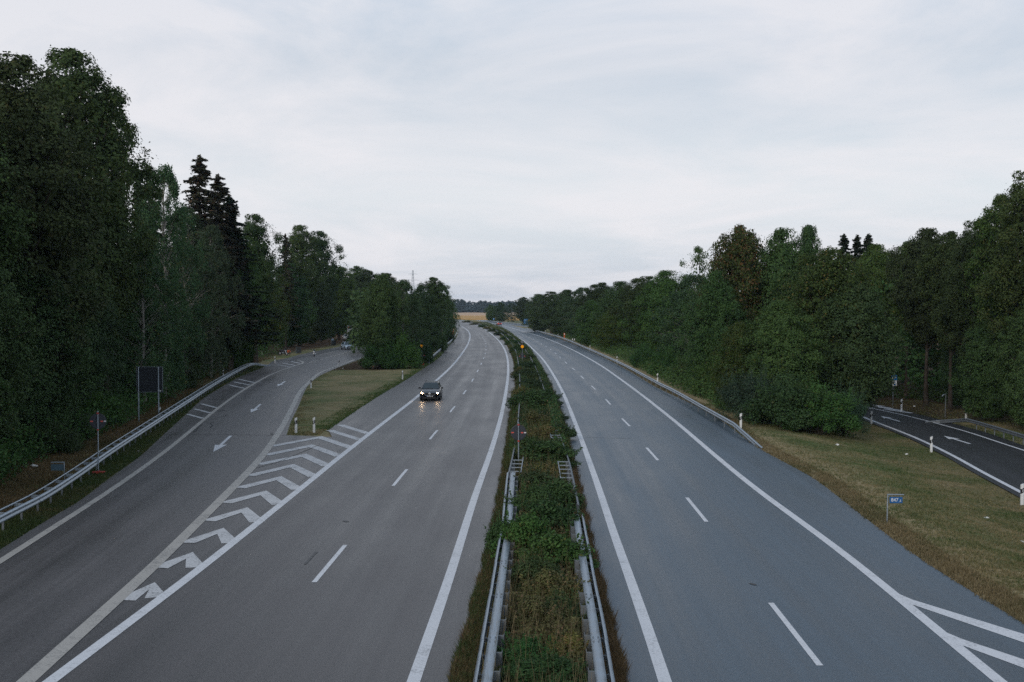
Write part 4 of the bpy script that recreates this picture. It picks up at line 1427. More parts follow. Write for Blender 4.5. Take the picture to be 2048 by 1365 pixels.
# ------------------------------------------------------------------ people
def person(label, loc, rz, pose, top, legs, helmet=False, hold=None):
    """one skinned body; pose gives the joints, facing -y"""
    g = thing('person', label, 'person', loc, rz, 'people at the rest area')
    J = pose
    names = list(J)
    E = [('pelvis','spine'), ('spine','chest'), ('chest','neck'), ('neck','chin'), ('chin','crown'),
         ('chest','sh_l'), ('sh_l','el_l'), ('el_l','wr_l'), ('wr_l','hand_l'), ('chest','sh_r'), ('sh_r','el_r'), ('el_r','wr_r'), ('wr_r','hand_r'),
         ('pelvis','hip_l'), ('hip_l','kn_l'), ('kn_l','an_l'), ('an_l','toe_l'), ('pelvis','hip_r'), ('hip_r','kn_r'), ('kn_r','an_r'), ('an_r','toe_r')]
    RAD = {'pelvis': .135, 'spine': .125, 'chest': .15, 'neck': .06, 'chin': .085, 'crown': .085, 'sh': .07, 'el': .048, 'wr': .035, 'hand': .03, 'hip': .10, 'kn': .065, 'an': .045, 'toe': .04}
    me = bpy.data.meshes.new('body')
    me.from_pydata([J[n] for n in names], [(names.index(a), names.index(b)) for a, b in E], [])
    o = link('body', me, g)
    sk = o.modifiers.new('skin', 'SKIN')
    lay = me.skin_vertices[0] if me.skin_vertices else None
    if lay is None:
        bm = bmesh.new(); bm.from_mesh(me); bm.verts.layers.skin.verify(); bm.to_mesh(me); bm.free()
        lay = me.skin_vertices[0]
    for i, n in enumerate(names):
        r = RAD[n.split('_')[0]]
        lay.data[i].radius = (r, r)
        lay.data[i].use_root = (n == 'pelvis')
    o.modifiers.new('sub', 'SUBSURF').levels = 1
    o.modifiers['sub'].render_levels = 1
    dg = bpy.context.evaluated_depsgraph_get()
    m2 = bpy.data.meshes.new_from_object(o.evaluated_get(dg))
    o.modifiers.clear()
    o.data = m2
    m2.name = 'body'
    m2.materials.clear()
    for mt in (top, legs, M['skin']):
        m2.materials.append(mt)
    zp = J['pelvis'][2]
    for p in m2.polygons:
        p.use_smooth = True
        c = p.center
        dn = (Vector(c) - Vector(J['crown'])).length
        dh = min((Vector(c) - Vector(J['hand_l'])).length, (Vector(c) - Vector(J['hand_r'])).length)
        dl = min(np.linalg.norm(np.array(c) - np.array(J[k])) for k in ('hip_l','hip_r','kn_l','kn_r','an_l','an_r','toe_l','toe_r'))
        dt = min(np.linalg.norm(np.array(c) - np.array(J[k])) for k in ('spine','chest','sh_l','sh_r','el_l','el_r'))
        p.material_index = 2 if dn < .27 or dh < .06 else (1 if dl < dt else 0)
    k = Vector(J['crown'])
    hd = MB()
    if helmet:
        hd.lathe([(.02, .17), (.10, .13), (.135, .05), (.14, -.05), (.12, -.12)], tuple(k - Vector((0, 0, .02))), 'Z', 16)
        hd.build('helmet', M['black_plastic'], g, True)
    else:
        hd.lathe([(.01, .125), (.075, .10), (.105, .03), (.10, -.03)], tuple(k + Vector((0, .012, 0))), 'Z', 14)
        hd.build('hair', M['hair'], g, True)
        fc = MB()
        f = k - Vector((0, .088, .06))
        for s in (-1, 1):
            fc.box((f[0] + s*.034, f[1] + .006, f[2] + .02), (.022, .01, .012))
        fc.build('eyes', M['ink'], g)
        MB().prism([(-.015, -.02), (.015, -.02), (0, .03)], .03, Matrix.Translation(f)).build('nose', M['skin'], g)
    # five separate fingers on each hand
    for sd_ in ('l', 'r'):
        w, h = Vector(J['wr_' + sd_]), Vector(J['hand_' + sd_])
        d = (h - w).normalized()
        side = d.cross(Vector((0, 1, .2))).normalized()
        fm = MB()
        for i, ln in enumerate((.075, .085, .08, .062)):
            r0 = h + side * (.022 - i * .0145)
            fm.tube([r0, r0 + d*ln*.5 + Vector((0, -.008, 0)), r0 + d*ln*.9 + Vector((0, -.028, 0))], [.009, .008, .006], 6)
        fm.tube([w + d*.02 + side*.03, w + d*.06 + side*.052, w + d*.09 + side*.045], [.011, .010, .008], 6)
        fm.build('fingers', M['skin'], g, True)
    return g
STAND = dict(pelvis=(0,0,.95), spine=(0,.01,1.12), chest=(0,.01,1.32), neck=(0,0,1.48), chin=(0,-.02,1.58), crown=(0,-.01,1.69),
    sh_l=(.19,.01,1.41), el_l=(.24,.03,1.12), wr_l=(.22,-.10,.92), hand_l=(.21,-.15,.86), sh_r=(-.19,.01,1.41), el_r=(-.24,.03,1.12), wr_r=(-.18,-.20,1.0), hand_r=(-.16,-.27,.98),
    hip_l=(.10,0,.90), kn_l=(.11,-.02,.49), an_l=(.11,.01,.08), toe_l=(.12,-.16,.04), hip_r=(-.10,0,.90), kn_r=(-.11,-.02,.49), an_r=(-.11,.01,.08), toe_r=(-.12,-.16,.04))
CROUCH = dict(pelvis=(0,.08,.42), spine=(0,.03,.60), chest=(0,-.06,.80), neck=(0,-.10,.95), chin=(0,-.14,1.04), crown=(0,-.14,1.15),
    sh_l=(.19,-.06,.88), el_l=(.26,-.22,.66), wr_l=(.16,-.42,.62), hand_l=(.14,-.48,.61), sh_r=(-.19,-.06,.88), el_r=(-.26,-.22,.66), wr_r=(-.16,-.40,.58), hand_r=(-.14,-.46,.56),
    hip_l=(.11,.05,.40), kn_l=(.20,-.36,.50), an_l=(.17,-.16,.09), toe_l=(.19,-.33,.04), hip_r=(-.11,.05,.40), kn_r=(-.20,-.36,.44), an_r=(-.17,-.14,.09), toe_r=(-.19,-.31,.04))
c = P(574.5, 711.5)
person('person in black with an orange jacket crouching beside a parked motorcycle', (c[0] + .25, c[1] - .25, 0), .6, CROUCH, M['cloth_orange'], M['cloth_black'], True)
c = P(664, 691)
person('person in pale blue standing behind the far waste bin', (c[0], c[1] + .6, 0), -.4, STAND, M['cloth_pale'], M['cloth_white'])

# ------------------------------------------------------------------ rest area furniture
def waste_bin(label, px, py, w, h, rz):
    c = P(px, py)
    g = thing('waste_bin', label, 'waste bin', (c[0], c[1], 0), rz, 'bins at the rest area')
    MB().box((0, 0, h*.5 + .04), (w, w*.8, h*.88)).build('bin_body', M['bin'], g, bevel=.03)
    MB().box((0, 0, h - .05), (w*1.06, w*.86, .10)).build('lid', M['bin'], g, bevel=.03)
    MB().box((-w*.53, 0, h*.5), (.04, w*.9, h)).build('side_panel', M['bin_side'], g)
    for x in (-.4, .4):
        MB().box((x*w, 0, .04), (.08, w*.7, .08)).build('foot', M['concrete'], g)
    MB().box((0, -w*.405, h*.80), (w*.6, .02, .10)).build('slot', M['black_plastic'], g)
waste_bin('dark square waste bin with a grey side panel, nearer the picnic table', 597.5, 708, .86, 1.16, .15)
waste_bin('dark waste bin farther along the rest area with a person behind it', 667.5, 692, .90, 1.15, .2)
c = P(515, 711)
g = thing('picnic_table', 'low wooden bench table on two pale stone legs in front of a tree trunk', 'bench', (c[0], c[1], 0), .1)
for i, y in enumerate((-.20, .0, .20)):
    MB().box((0, y, .72), (2.1, .18, .07)).build('plank', M['wood'], g, bevel=.01)
for s in (-.75, .75):
    MB().box((s, 0, .34), (.26, .44, .68)).build('leg', M['concrete'], g, bevel=.02)

# lattice mast far beyond the trees
c = P(826, 641)
c = (c[0] * 1.0, c[1], 0)
g = thing('lattice_mast', 'faint lattice power mast showing above the trees of the island', 'mast', c, .3)
hm = CAM_H + (615 - 541) * c[1] / FPX
leg_ = MB(); br = MB()
for a, b in ((-1,-1), (1,-1), (1,1), (-1,1)):
    MB().tube([(a*2.4, b*2.4, 0), (a*.9, b*.9, hm*.6), (a*.25, b*.25, hm)], .07, 4).build('leg', M['galv_mid'], g)
n = 16
for i in range(n):
    z0_, z1_ = hm*i/n, hm*(i+1)/n
    def wd(z):
        f = z / hm
        return 2.4 + (.9 - 2.4)*f/.6 if f < .6 else .9 + (.25 - .9)*(f-.6)/.4
    w0, w1 = wd(z0_), wd(z1_)
    for s in (-1, 1):
        br.tube([(-w0, s*w0, z0_), (w1, s*w1, z1_)], .03, 4).tube([(w0, s*w0, z0_), (-w1, s*w1, z1_)], .03, 4)
        br.tube([(s*w0, -w0, z0_), (s*w1, w1, z1_)], .03, 4).tube([(s*w0, w0, z0_), (s*w1, -w1, z1_)], .03, 4)
br.build('bracing', M['galv_mid'], g)
for z, w in ((hm*.80, 4.2), (hm*.92, 3.0)):
    MB().tube([(-w, 0, z), (0, 0, z + .7), (w, 0, z)], .05, 4).tube([(-w, 0, z), (w, 0, z)], .05, 4).build('cross_arm', M['galv_mid'], g)

# ------------------------------------------------------------------ fields
def field(name, pix, col_a, col_b, z):
    m = new_mat(name + '_crop')
    t = NT(m)
    p = t.pos()
    a = t.noise(t.scale(p, (.02, .4, 1)), 1.0, 4, .6)
    b = t.noise(p, .6, 4, .7)
    t.out(t.bsdf(t.mix(t.remap(t.math('ADD', t.math('MULTIPLY', a, .6), t.math('MULTIPLY', b, .4)), .35, .65), col_a, col_b), .9, .1))
    pts = [P(*q)[:2] for q in pix]
    me = bpy.data.meshes.new(name)
    n = len(pts)
    me.from_pydata([(a, b, z) for a, b in pts] + [(a, b, z - .8) for a, b in pts], [], [tuple(range(n))] + [(i, (i+1) % n, n + (i+1) % n, n + i) for i in range(n)])
    bm = bmesh.new(); bm.from_mesh(me)
    bmesh.ops.recalc_face_normals(bm, faces=bm.faces)
    bm.to_mesh(me); bm.free()
    me.materials.append(m)
    return link(name, me, kind='structure')
field('wheat_field', [(860,640),(900,638.5),(930,639.5),(975,640.5),(1060,641.5),(1060,634),(860,632.5)], (.44, .25, .085), (.58, .37, .15), .5)
field('stubble_field', [(860,631.5),(1060,633),(1060,626),(860,626)], (.50, .34, .22), (.62, .45, .31), .5)

# low wooded rise behind the fields
hx = np.linspace(-700, 600, 60)
hy = np.linspace(1790, 2450, 14)
HX, HY = np.meshgrid(hx, hy)
HZ = 12.5 * np.sin(np.pi * np.clip((HY - 1780) / 690, 0, 1)) ** .5 * (1 + .18*np.sin(HX*.013 + 1) + .10*np.sin(HX*.05)) - .6
hid = np.arange(HX.size).reshape(HX.shape)
hm_ = new_mat('hill_woodland_hazed')
ht_ = NT(hm_)
hp = ht_.noise(ht_.pos(), .16, 5, .7)
ht_.out(ht_.bsdf(ht_.mix(ht_.remap(hp, .35, .65), (.034, .060, .056), (.066, .096, .086)), .95, .1))  # wood colour with bluish haze mixed in, like the far leaves
link('hill', mesh_np('hill', np.stack([HX, HY, HZ], -1).reshape(-1, 3), np.stack([hid[:-1,:-1], hid[:-1,1:], hid[1:,1:], hid[1:,:-1]], -1).reshape(-1, 4), hm_, True), kind='structure')
# ------------------------------------------------------------------ trees and plants
def norm(a):
    return a / (np.linalg.norm(a, axis=-1, keepdims=True) + 1e-9)

def leaf_arrays(C, N, L, W, rng):
    """a bent quad per leaf"""
    n = len(C)
    r = norm(rng.normal(size=(n, 3)))
    t = norm(r - N * np.sum(r * N, -1, keepdims=True))
    b = np.cross(N, t)
    L = L[:, None]; W = W[:, None]
    V = np.stack([C - t*L/2, C + b*W/2 + N*W*.18, C + t*L/2, C - b*W/2 + N*W*.18], 1).reshape(-1, 3)
    F = np.arange(n * 4).reshape(n, 4)
    return V, F

def tubes(paths, n=6):
    V, F = [], []
    mb = MB()
    for pts, rad in paths:
        mb.tube(pts, rad, n, False)
    return mb

def blob_leaves(centers, radii, per, rng, flat=.75, up=.45, jitter=.36, shell=.50):
    C, N = [], []
    for c, r, k in zip(centers, radii, per):
        d = norm(rng.normal(size=(k, 3)))
        rad = r * (shell + (1.08 - shell) * rng.random((k, 1)) ** .7)
        far = rng.random((k, 1)) < .10
        rad = np.where(far, rad * 1.28, rad)
        p = d * rad * np.array((1, 1, flat))
        C.append(c + p)
        N.append(norm(d * .85 + np.array((0, 0, up)) + rng.normal(size=(k, 3)) * jitter))
    return np.concatenate(C), np.concatenate(N)

TREES = {}
def store(kind, trunk_me, crown_me, H, W):
    TREES[kind] = (trunk_me, crown_me, H, W)

def broadleaf(kind, seed, H=14.0, Rr=5.0, base=.12, nclump=120, nleaf=36000, ll=.26, lm='leaf_oak', bm='bark', power=.65, bias=.85, lobes=.22, clump_r=.24, trunk_r=.22, flat=.75, gappy=.30, tips=1, fill=.45, inner=.16):
    rng = np.random.default_rng(seed)
    ph = rng.random(6) * 6.28
    def env(t, a):
        r = np.sin(np.pi * np.clip(t, 0, 1) ** bias) ** power
        lob = 1 + lobes * np.sin(3*a + ph[0] + 4*t) * .6 + lobes * np.sin(5*a + ph[1] - 7*t) * .5 + lobes*.6*np.sin(2*a + ph[2])
        return Rr * r * lob
    z0 = H * base
    C, Rd = [], []
    while len(C) < nclump:
        t = rng.random()
        a = rng.random() * 6.283
        q = gappy + (1 - gappy) * rng.random() ** .55
        rr = clump_r * Rr * rng.uniform(.60, 1.25) * (1 - .35 * t)
        e = max(0, env(t, a) - rr * .55)
        if env(t, a) < .25 * Rr and rng.random() < .4 and t < .5:
            continue
        zz = z0 + t * (H - z0 - rr * flat)
        C.append((math.cos(a) * e * q, math.sin(a) * e * q, zz))
        Rd.append(rr)
    for _ in range(tips):   # a few leaders break the outline at the top
        C.append((rng.normal() * .10 * Rr, rng.normal() * .10 * Rr, H - clump_r * Rr * .5))
        Rd.append(clump_r * Rr * .6)
    C, Rd = np.array(C), np.array(Rd)
    w = Rd ** 2
    nsurf = int(nleaf * fill)
    per = np.maximum(20, ((nleaf - nsurf) * w / w.sum())).astype(int)
    LC_, LN = blob_leaves(C, Rd, per, rng, flat)
    cl = np.repeat(rng.random(len(C)), per)
    # a looser layer of sprays between the clumps, following the outline of the crown
    ns = nsurf // 14
    t_ = rng.random(ns) ** .9
    a_ = rng.random(ns) * 6.283
    e_ = np.maximum(.1, env(t_, a_)) * (.60 + .36 * rng.random(ns) ** .6)
    S0 = np.stack([np.cos(a_) * e_, np.sin(a_) * e_, z0 + t_ * (H - z0) * .95], -1)
    S = np.repeat(S0, 14, 0) + rng.normal(size=(ns * 14, 3)) * np.array((.30, .30, .22)) * (Rr / 5)
    SN = norm(np.repeat(np.stack([np.cos(a_), np.sin(a_), .5 + t_], -1), 14, 0) * .8 + rng.normal(size=(ns * 14, 3)) * .42)
    LC_ = np.concatenate([LC_, S]); LN = np.concatenate([LN, SN])
    cl = np.concatenate([cl, np.repeat(rng.random(ns), 14)])
    keep = LC_[:, 2] > .15
    LC_, LN, cl = LC_[keep], LN[keep], cl[keep]
    n = len(LC_)
    L = ll * .92 * rng.uniform(.65, 1.25, n)
    # filler deep in the crown: larger, darker-tinted sprays that close the gaps
    ni = int(n * inner)
    if ni:
        t_ = rng.random(ni); a_ = rng.random(ni) * 6.283
        e_ = np.maximum(.1, env(t_, a_)) * (.08 + .52 * rng.random(ni) ** .6)
        IC = np.stack([np.cos(a_) * e_, np.sin(a_) * e_, z0 + .3 + t_ * (H - z0) * .88], -1)
        LC_ = np.concatenate([LC_, IC])
        LN = np.concatenate([LN, norm(np.stack([np.cos(a_), np.sin(a_), .3 + 0*a_], -1) + rng.normal(size=(ni, 3)) * .4)])
        L = np.concatenate([L, ll * 2.0 * rng.uniform(.7, 1.2, ni)])
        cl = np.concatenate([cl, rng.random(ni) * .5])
        n += ni
    V, F = leaf_arrays(LC_, LN, L, L * rng.uniform(.5, .75, n), rng)
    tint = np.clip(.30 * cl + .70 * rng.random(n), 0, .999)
    crown = mesh_np('crown', V, F, M[lm], tint=tint)
    # trunk and limbs
    wob = rng.normal(size=(7, 2)) * .12
    tp = [Vector((wob[i, 0] * i * .4, wob[i, 1] * i * .4, H * .88 * i / 6)) for i in range(7)]
    mb = MB()
    mb.tube(tp, [trunk_r * (1.35 if i == 0 else 1) * (1 - .80 * (i / 6)) for i in range(7)], 8, False)
    order = rng.permutation(len(C))[:int(len(C) * .34)]
    for i in order:
        c = Vector(C[i])
        hz = max(z0 * .8, c.z * rng.uniform(.50, .80))
        f = min(5.99, hz / (H * .88) * 6)
        k = int(f)
        s = tp[k].lerp(tp[min(6, k + 1)], f - k)
        mid = s.lerp(c, .5) + Vector((0, 0, .05 * H * rng.uniform(-.3, .8)))
        r0 = trunk_r * (1 - .8 * f / 6) * .45
        mb.tube([s, mid, c], [r0, r0 * .6, .015], 5, False)
    store(kind, mb.mesh('trunk', M[bm], True), crown, H, 2 * Rr)

def spruce(kind, seed, H=22.0, Rr=3.0, base=.05, n_whorl=46, lm='leaf_spruce', sparse=1.0, per=46, droop=.30, ll=.34):
    rng = np.random.default_rng(seed)
    C, N, D = [], [], []
    mb = MB()
    mb.tube([(0, 0, 0), (.05, .03, H*.5), (0, 0, H)], [.24, .14, .015], 8, False)
    for i in range(n_whorl):
        t = ((i + rng.uniform(-.3, .3)) / n_whorl) ** .92
        t = min(max(t, 0), .985)
        z = H * (base + (1 - base) * t)
        R0 = Rr * (1 - t) ** .8 * rng.uniform(.75, 1.12) + .28
        nb = rng.integers(5, 9)
        a0 = rng.random() * 6.28
        for j in range(nb):
            if rng.random() > sparse: continue
            a = a0 + 6.283 * j / nb + rng.normal() * .15
            ln = R0 * rng.uniform(.50, 1.25)
            zj = rng.normal() * .16
            d = np.array((math.cos(a), math.sin(a)))
            zb = z + zj
            tip = np.array((d[0]*ln, d[1]*ln, zb - droop*ln*rng.uniform(.6, 1.5) + .10*ln*ln/Rr))
            mid = np.array((d[0]*ln*.5, d[1]*ln*.5, zb - droop*ln*.62))
            mb.tube([(0, 0, zb), tuple(mid), tuple(tip)], [.045*(1-t)+.01, .025, .006], 4, False)
            k = int(per * (ln + .5))
            s = rng.random(k) ** .7
            px = np.outer(1 - s, (0, 0, z)) + 0
            base_p = np.where(s[:, None] < .5, (np.array((0, 0, zb)) * (1 - 2*s[:, None]) + mid * 2*s[:, None]), mid * (2 - 2*s[:, None]) + tip * (2*s[:, None] - 1))
            side = np.array((-d[1], d[0], 0))
            wdt = (.34 * ln * (1.05 - s) + .05)[:, None] * rng.uniform(-1, 1, (k, 1))
            hang = np.abs(rng.normal(size=(k, 1))) * .13
            C.append(base_p + side * wdt - np.array((0, 0, 1)) * hang)
            N.append(norm(np.array((d[0]*.3, d[1]*.3, 1.0)) + rng.normal(size=(k, 3)) * .45))
    k = 60
    C.append(np.stack([rng.normal(size=k)*.06, rng.normal(size=k)*.06, H - rng.random(k)*.9], -1)); N.append(norm(rng.normal(size=(k, 3))))
    C, N = np.concatenate(C), np.concatenate(N)
    n = len(C)
    L = ll * rng.uniform(.7, 1.3, n)
    V, F = leaf_arrays(C, N, L, L * .42, rng)
    crown = mesh_np('crown', V, F, M[lm], tint=np.clip(rng.random(n), 0, .999))
    store(kind, mb.mesh('trunk', M['bark'], True), crown, H, 2 * Rr)

def birch(kind, seed, H=18.0, Rr=3.6, n_spray=420, lm='leaf_birch', per=80, ll=.17):
    rng = np.random.default_rng(seed)
    mb = MB()
    tp = [Vector((.15*math.sin(i*1.3), .12*math.cos(i*1.7), H*.94*i/8)) for i in range(9)]
    mb.tube(tp, [.17*(1 - i/9.5) + .01 for i in range(9)], 8, False)
    C, N = [], []
    ph = rng.random(4) * 6.28
    for i in range(n_spray):
        t = rng.random() ** .85
        a = rng.random() * 6.283
        e = Rr * math.sin(math.pi * (.10 + .88 * t) ** .9) ** .7 * (1 + .22*math.sin(3*a + ph[0] + 5*t))
        q = .25 + .75 * rng.random() ** .6
        z = H * (.10 + .88 * t)
        st = np.array((math.cos(a)*e*q, math.sin(a)*e*q, z))
        hang = rng.uniform(.8, 2.2) * (1 - .5*t)
        k = int(per * rng.uniform(.5, 1.4))
        s = rng.random((k, 1))
        p = st + np.array((math.cos(a)*.3, math.sin(a)*.3, -hang)) * s + rng.normal(size=(k, 3)) * np.array((.17, .17, .12)) * (1.1 - .4*s)
        C.append(p)
        N.append(norm(rng.normal(size=(k, 3)) + np.array((math.cos(a)*.6, math.sin(a)*.6, .35))))
        if i % 4 == 0:
            f = min(7.9, max(0.5, (z - rng.uniform(1, 3)) / (H*.94) * 8)); kk = int(f)
            s0 = tp[kk].lerp(tp[kk+1], f - kk)
            mb.tube([s0, s0.lerp(Vector(st), .6) + Vector((0, 0, .25)), Vector(st)], [.035*(1-t)+.012, .02, .008], 4, False)
    C, N = np.concatenate(C), np.concatenate(N)
    keep = C[:, 2] > .1
    C, N = C[keep], N[keep]
    n = len(C)
    L = ll * rng.uniform(.7, 1.3, n)
    V, F = leaf_arrays(C, N, L, L*.65, rng)
    store(kind, mb.mesh('trunk', M['bark_birch'], True), mesh_np('crown', V, F, M[lm], tint=rng.random(n)*.999), H, 2*Rr)

def shrub(kind, seed, H=1.6, Rr=1.1, lm='leaf_shrub', nclump=34, nleaf=7000, ll=.10, clump_r=.34, up=.5, stems=10, spiky=0.0, asp=.6):
    rng = np.random.default_rng(seed)
    C, Rd = [], []
    for i in range(nclump):
        a = rng.random() * 6.283
        q = rng.random() ** .55
        top = H * (1 - .55 * q ** 2)
        z = top * rng.uniform(.30, .92)
        rr = clump_r * Rr * rng.uniform(.6, 1.25)
        C.append((math.cos(a)*q*(Rr - rr*.5), math.sin(a)*q*(Rr - rr*.5), z)); Rd.append(rr)
    C, Rd = np.array(C), np.array(Rd)
    per = np.maximum(12, nleaf * Rd**2 / (Rd**2).sum()).astype(int)
    LC_, LN = blob_leaves(C, Rd, per, rng, .8, up)
    keep = LC_[:, 2] > .02
    LC_, LN = LC_[keep], LN[keep]
    # long shoots stand out of the mound
    sh = []
    for i in range(nclump):
        a = rng.random() * 6.283
        q = rng.random() ** .6 * Rr * 1.02
        b0 = np.array((math.cos(a)*q*.7, math.sin(a)*q*.7, H * .45))
        t0 = np.array((math.cos(a)*q*1.05, math.sin(a)*q*1.05, H * rng.uniform(.85, 1.30) * (1 - .35*(q/Rr)**2)))
        k_ = 34
        f_ = rng.random((k_, 1))
        sh.append(b0 + (t0 - b0) * f_ + rng.normal(size=(k_, 3)) * .05 * Rr * (1.1 - f_))
    sh = np.concatenate(sh)
    LC_ = np.concatenate([LC_, sh])
    LN = np.concatenate([LN, norm(rng.normal(size=sh.shape) + np.array((0, 0, .5)))])
    n = len(LC_)
    L = ll * rng.uniform(.65, 1.35, n)
    V, F = leaf_arrays(LC_, LN, L, L*asp, rng)
    tint = np.clip(.35*np.concatenate([np.repeat(rng.random(nclump), per)[keep], rng.random(len(sh))]) + .65*rng.random(n), 0, .999)
    mb = MB()
    for i in range(stems):
        c = Vector(C[rng.integers(nclump)])
        b = Vector((c.x*.15, c.y*.15, 0))
        mb.tube([b, b.lerp(c, .5) + Vector((0, 0, .1*H)), c], [.025*H**.5, .015*H**.5, .005], 5, False)
    store(kind, mb.mesh('stems', M['bark'], True), mesh_np('foliage', V, F, M[lm], tint=tint), H, 2*Rr)

broadleaf('oak_a', 1, 22, 5.2, .08, 190, 56000, .25, 'leaf_oak', lobes=.24, clump_r=.19, trunk_r=.36, bias=1.25, power=.45, tips=4, gappy=.35, fill=.28)
broadleaf('oak_b', 2, 22, 5.0, .20, 120, 42000, .25, 'leaf_oak', lobes=.32, clump_r=.20, trunk_r=.36, bias=1.3, power=.50, tips=5, gappy=.40, fill=.22, inner=.09)
broadleaf('beech_a', 3, 14, 5.0, .02, 210, 46000, .22, 'leaf_beech', lobes=.30, clump_r=.19, bias=.92, power=.54, tips=6, fill=.24)
broadleaf('beech_b', 4, 14, 4.6, .02, 190, 42000, .22, 'leaf_beech', lobes=.34, clump_r=.20, bias=.85, power=.56, tips=6, fill=.24)
broadleaf('yellow_a', 5, 13, 5.2, .03, 200, 42000, .22, 'leaf_yellow', lobes=.20, clump_r=.18, bias=.95, power=.45, tips=2, flat=.6, fill=.3)
broadleaf('rust_a', 6, 14, 5.0, .04, 180, 40000, .24, 'leaf_rust', lobes=.24, clump_r=.19, bias=.95, power=.48, tips=4, fill=.25)
broadleaf('tall_a', 7, 18, 4.4, .36, 120, 34000, .26, 'leaf_oak', lobes=.30, clump_r=.21, trunk_r=.26, bias=1.2, power=.5, tips=4, fill=.25)
broadleaf('open_a', 8, 13, 4.2, .15, 60, 11000, .22, 'leaf_beech', lobes=.3, clump_r=.18, trunk_r=.16, bias=1.1, tips=4, gappy=.5, fill=.2, inner=.02)
broadleaf('over_a', 19, 13, 5.4, .10, 190, 42000, .22, 'leaf_beech', lobes=.22, clump_r=.19, bias=1.0, power=.45, tips=3, flat=.6, fill=.3)
spruce('spruce_a', 9, 24, 3.4, .18, 54)
spruce('spruce_b', 10, 22, 3.0, .22, 46, 'leaf_dry', .85, 34)
spruce('spruce_c', 17, 20, 2.2, .25, 44, sparse=.9, per=34)
birch('birch_a', 11)
shrub('bush_a', 12, 4.0, 3.0, 'leaf_shrub', 60, 20000, .17, .26, stems=14)
shrub('bush_b', 13, 4.0, 2.6, 'leaf_willow', 60, 20000, .18, .26, .9, stems=14, asp=.3)
shrub('shrub_a', 14, 1.2, .9, 'leaf_shrub', 34, 9000, .085, .32)
shrub('shrub_b', 15, 1.1, .9, 'leaf_fern', 36, 10000, .095, .30, .8, asp=.32)
shrub('shrub_c', 16, 1.0, .9, 'leaf_straw', 30, 7000, .085, .30, .3, asp=.38)
shrub('shrub_d', 18, 1.3, .9, 'leaf_beech', 40, 9000, .075, .30)

def plant(kind, px, py, top, wpx, label, name, cat, group, z=0.0, rot=None, parts=('trunk', 'crown'), hmin=None):
    trunk_me, crown_me, H, W = TREES[kind]
    b = P(px, py, z)
    z = float(ground_h(b[0], b[1])) if z == 0.0 else z
    b = P(px, py, z)
    ppm_ = FPX / b[1]
    h = CAM_H - z + (615 - top) / ppm_ if top is not None else hmin
    w = wpx / ppm_
    g = thing(name, label, cat, (b[0], b[1], z - .03), (random.random() * 6.28) if rot is None else rot, group)
    g.scale = (w / W, w / W, h / H)
    link(parts[0], trunk_me, g)
    link(parts[1], crown_me, g)
    return g

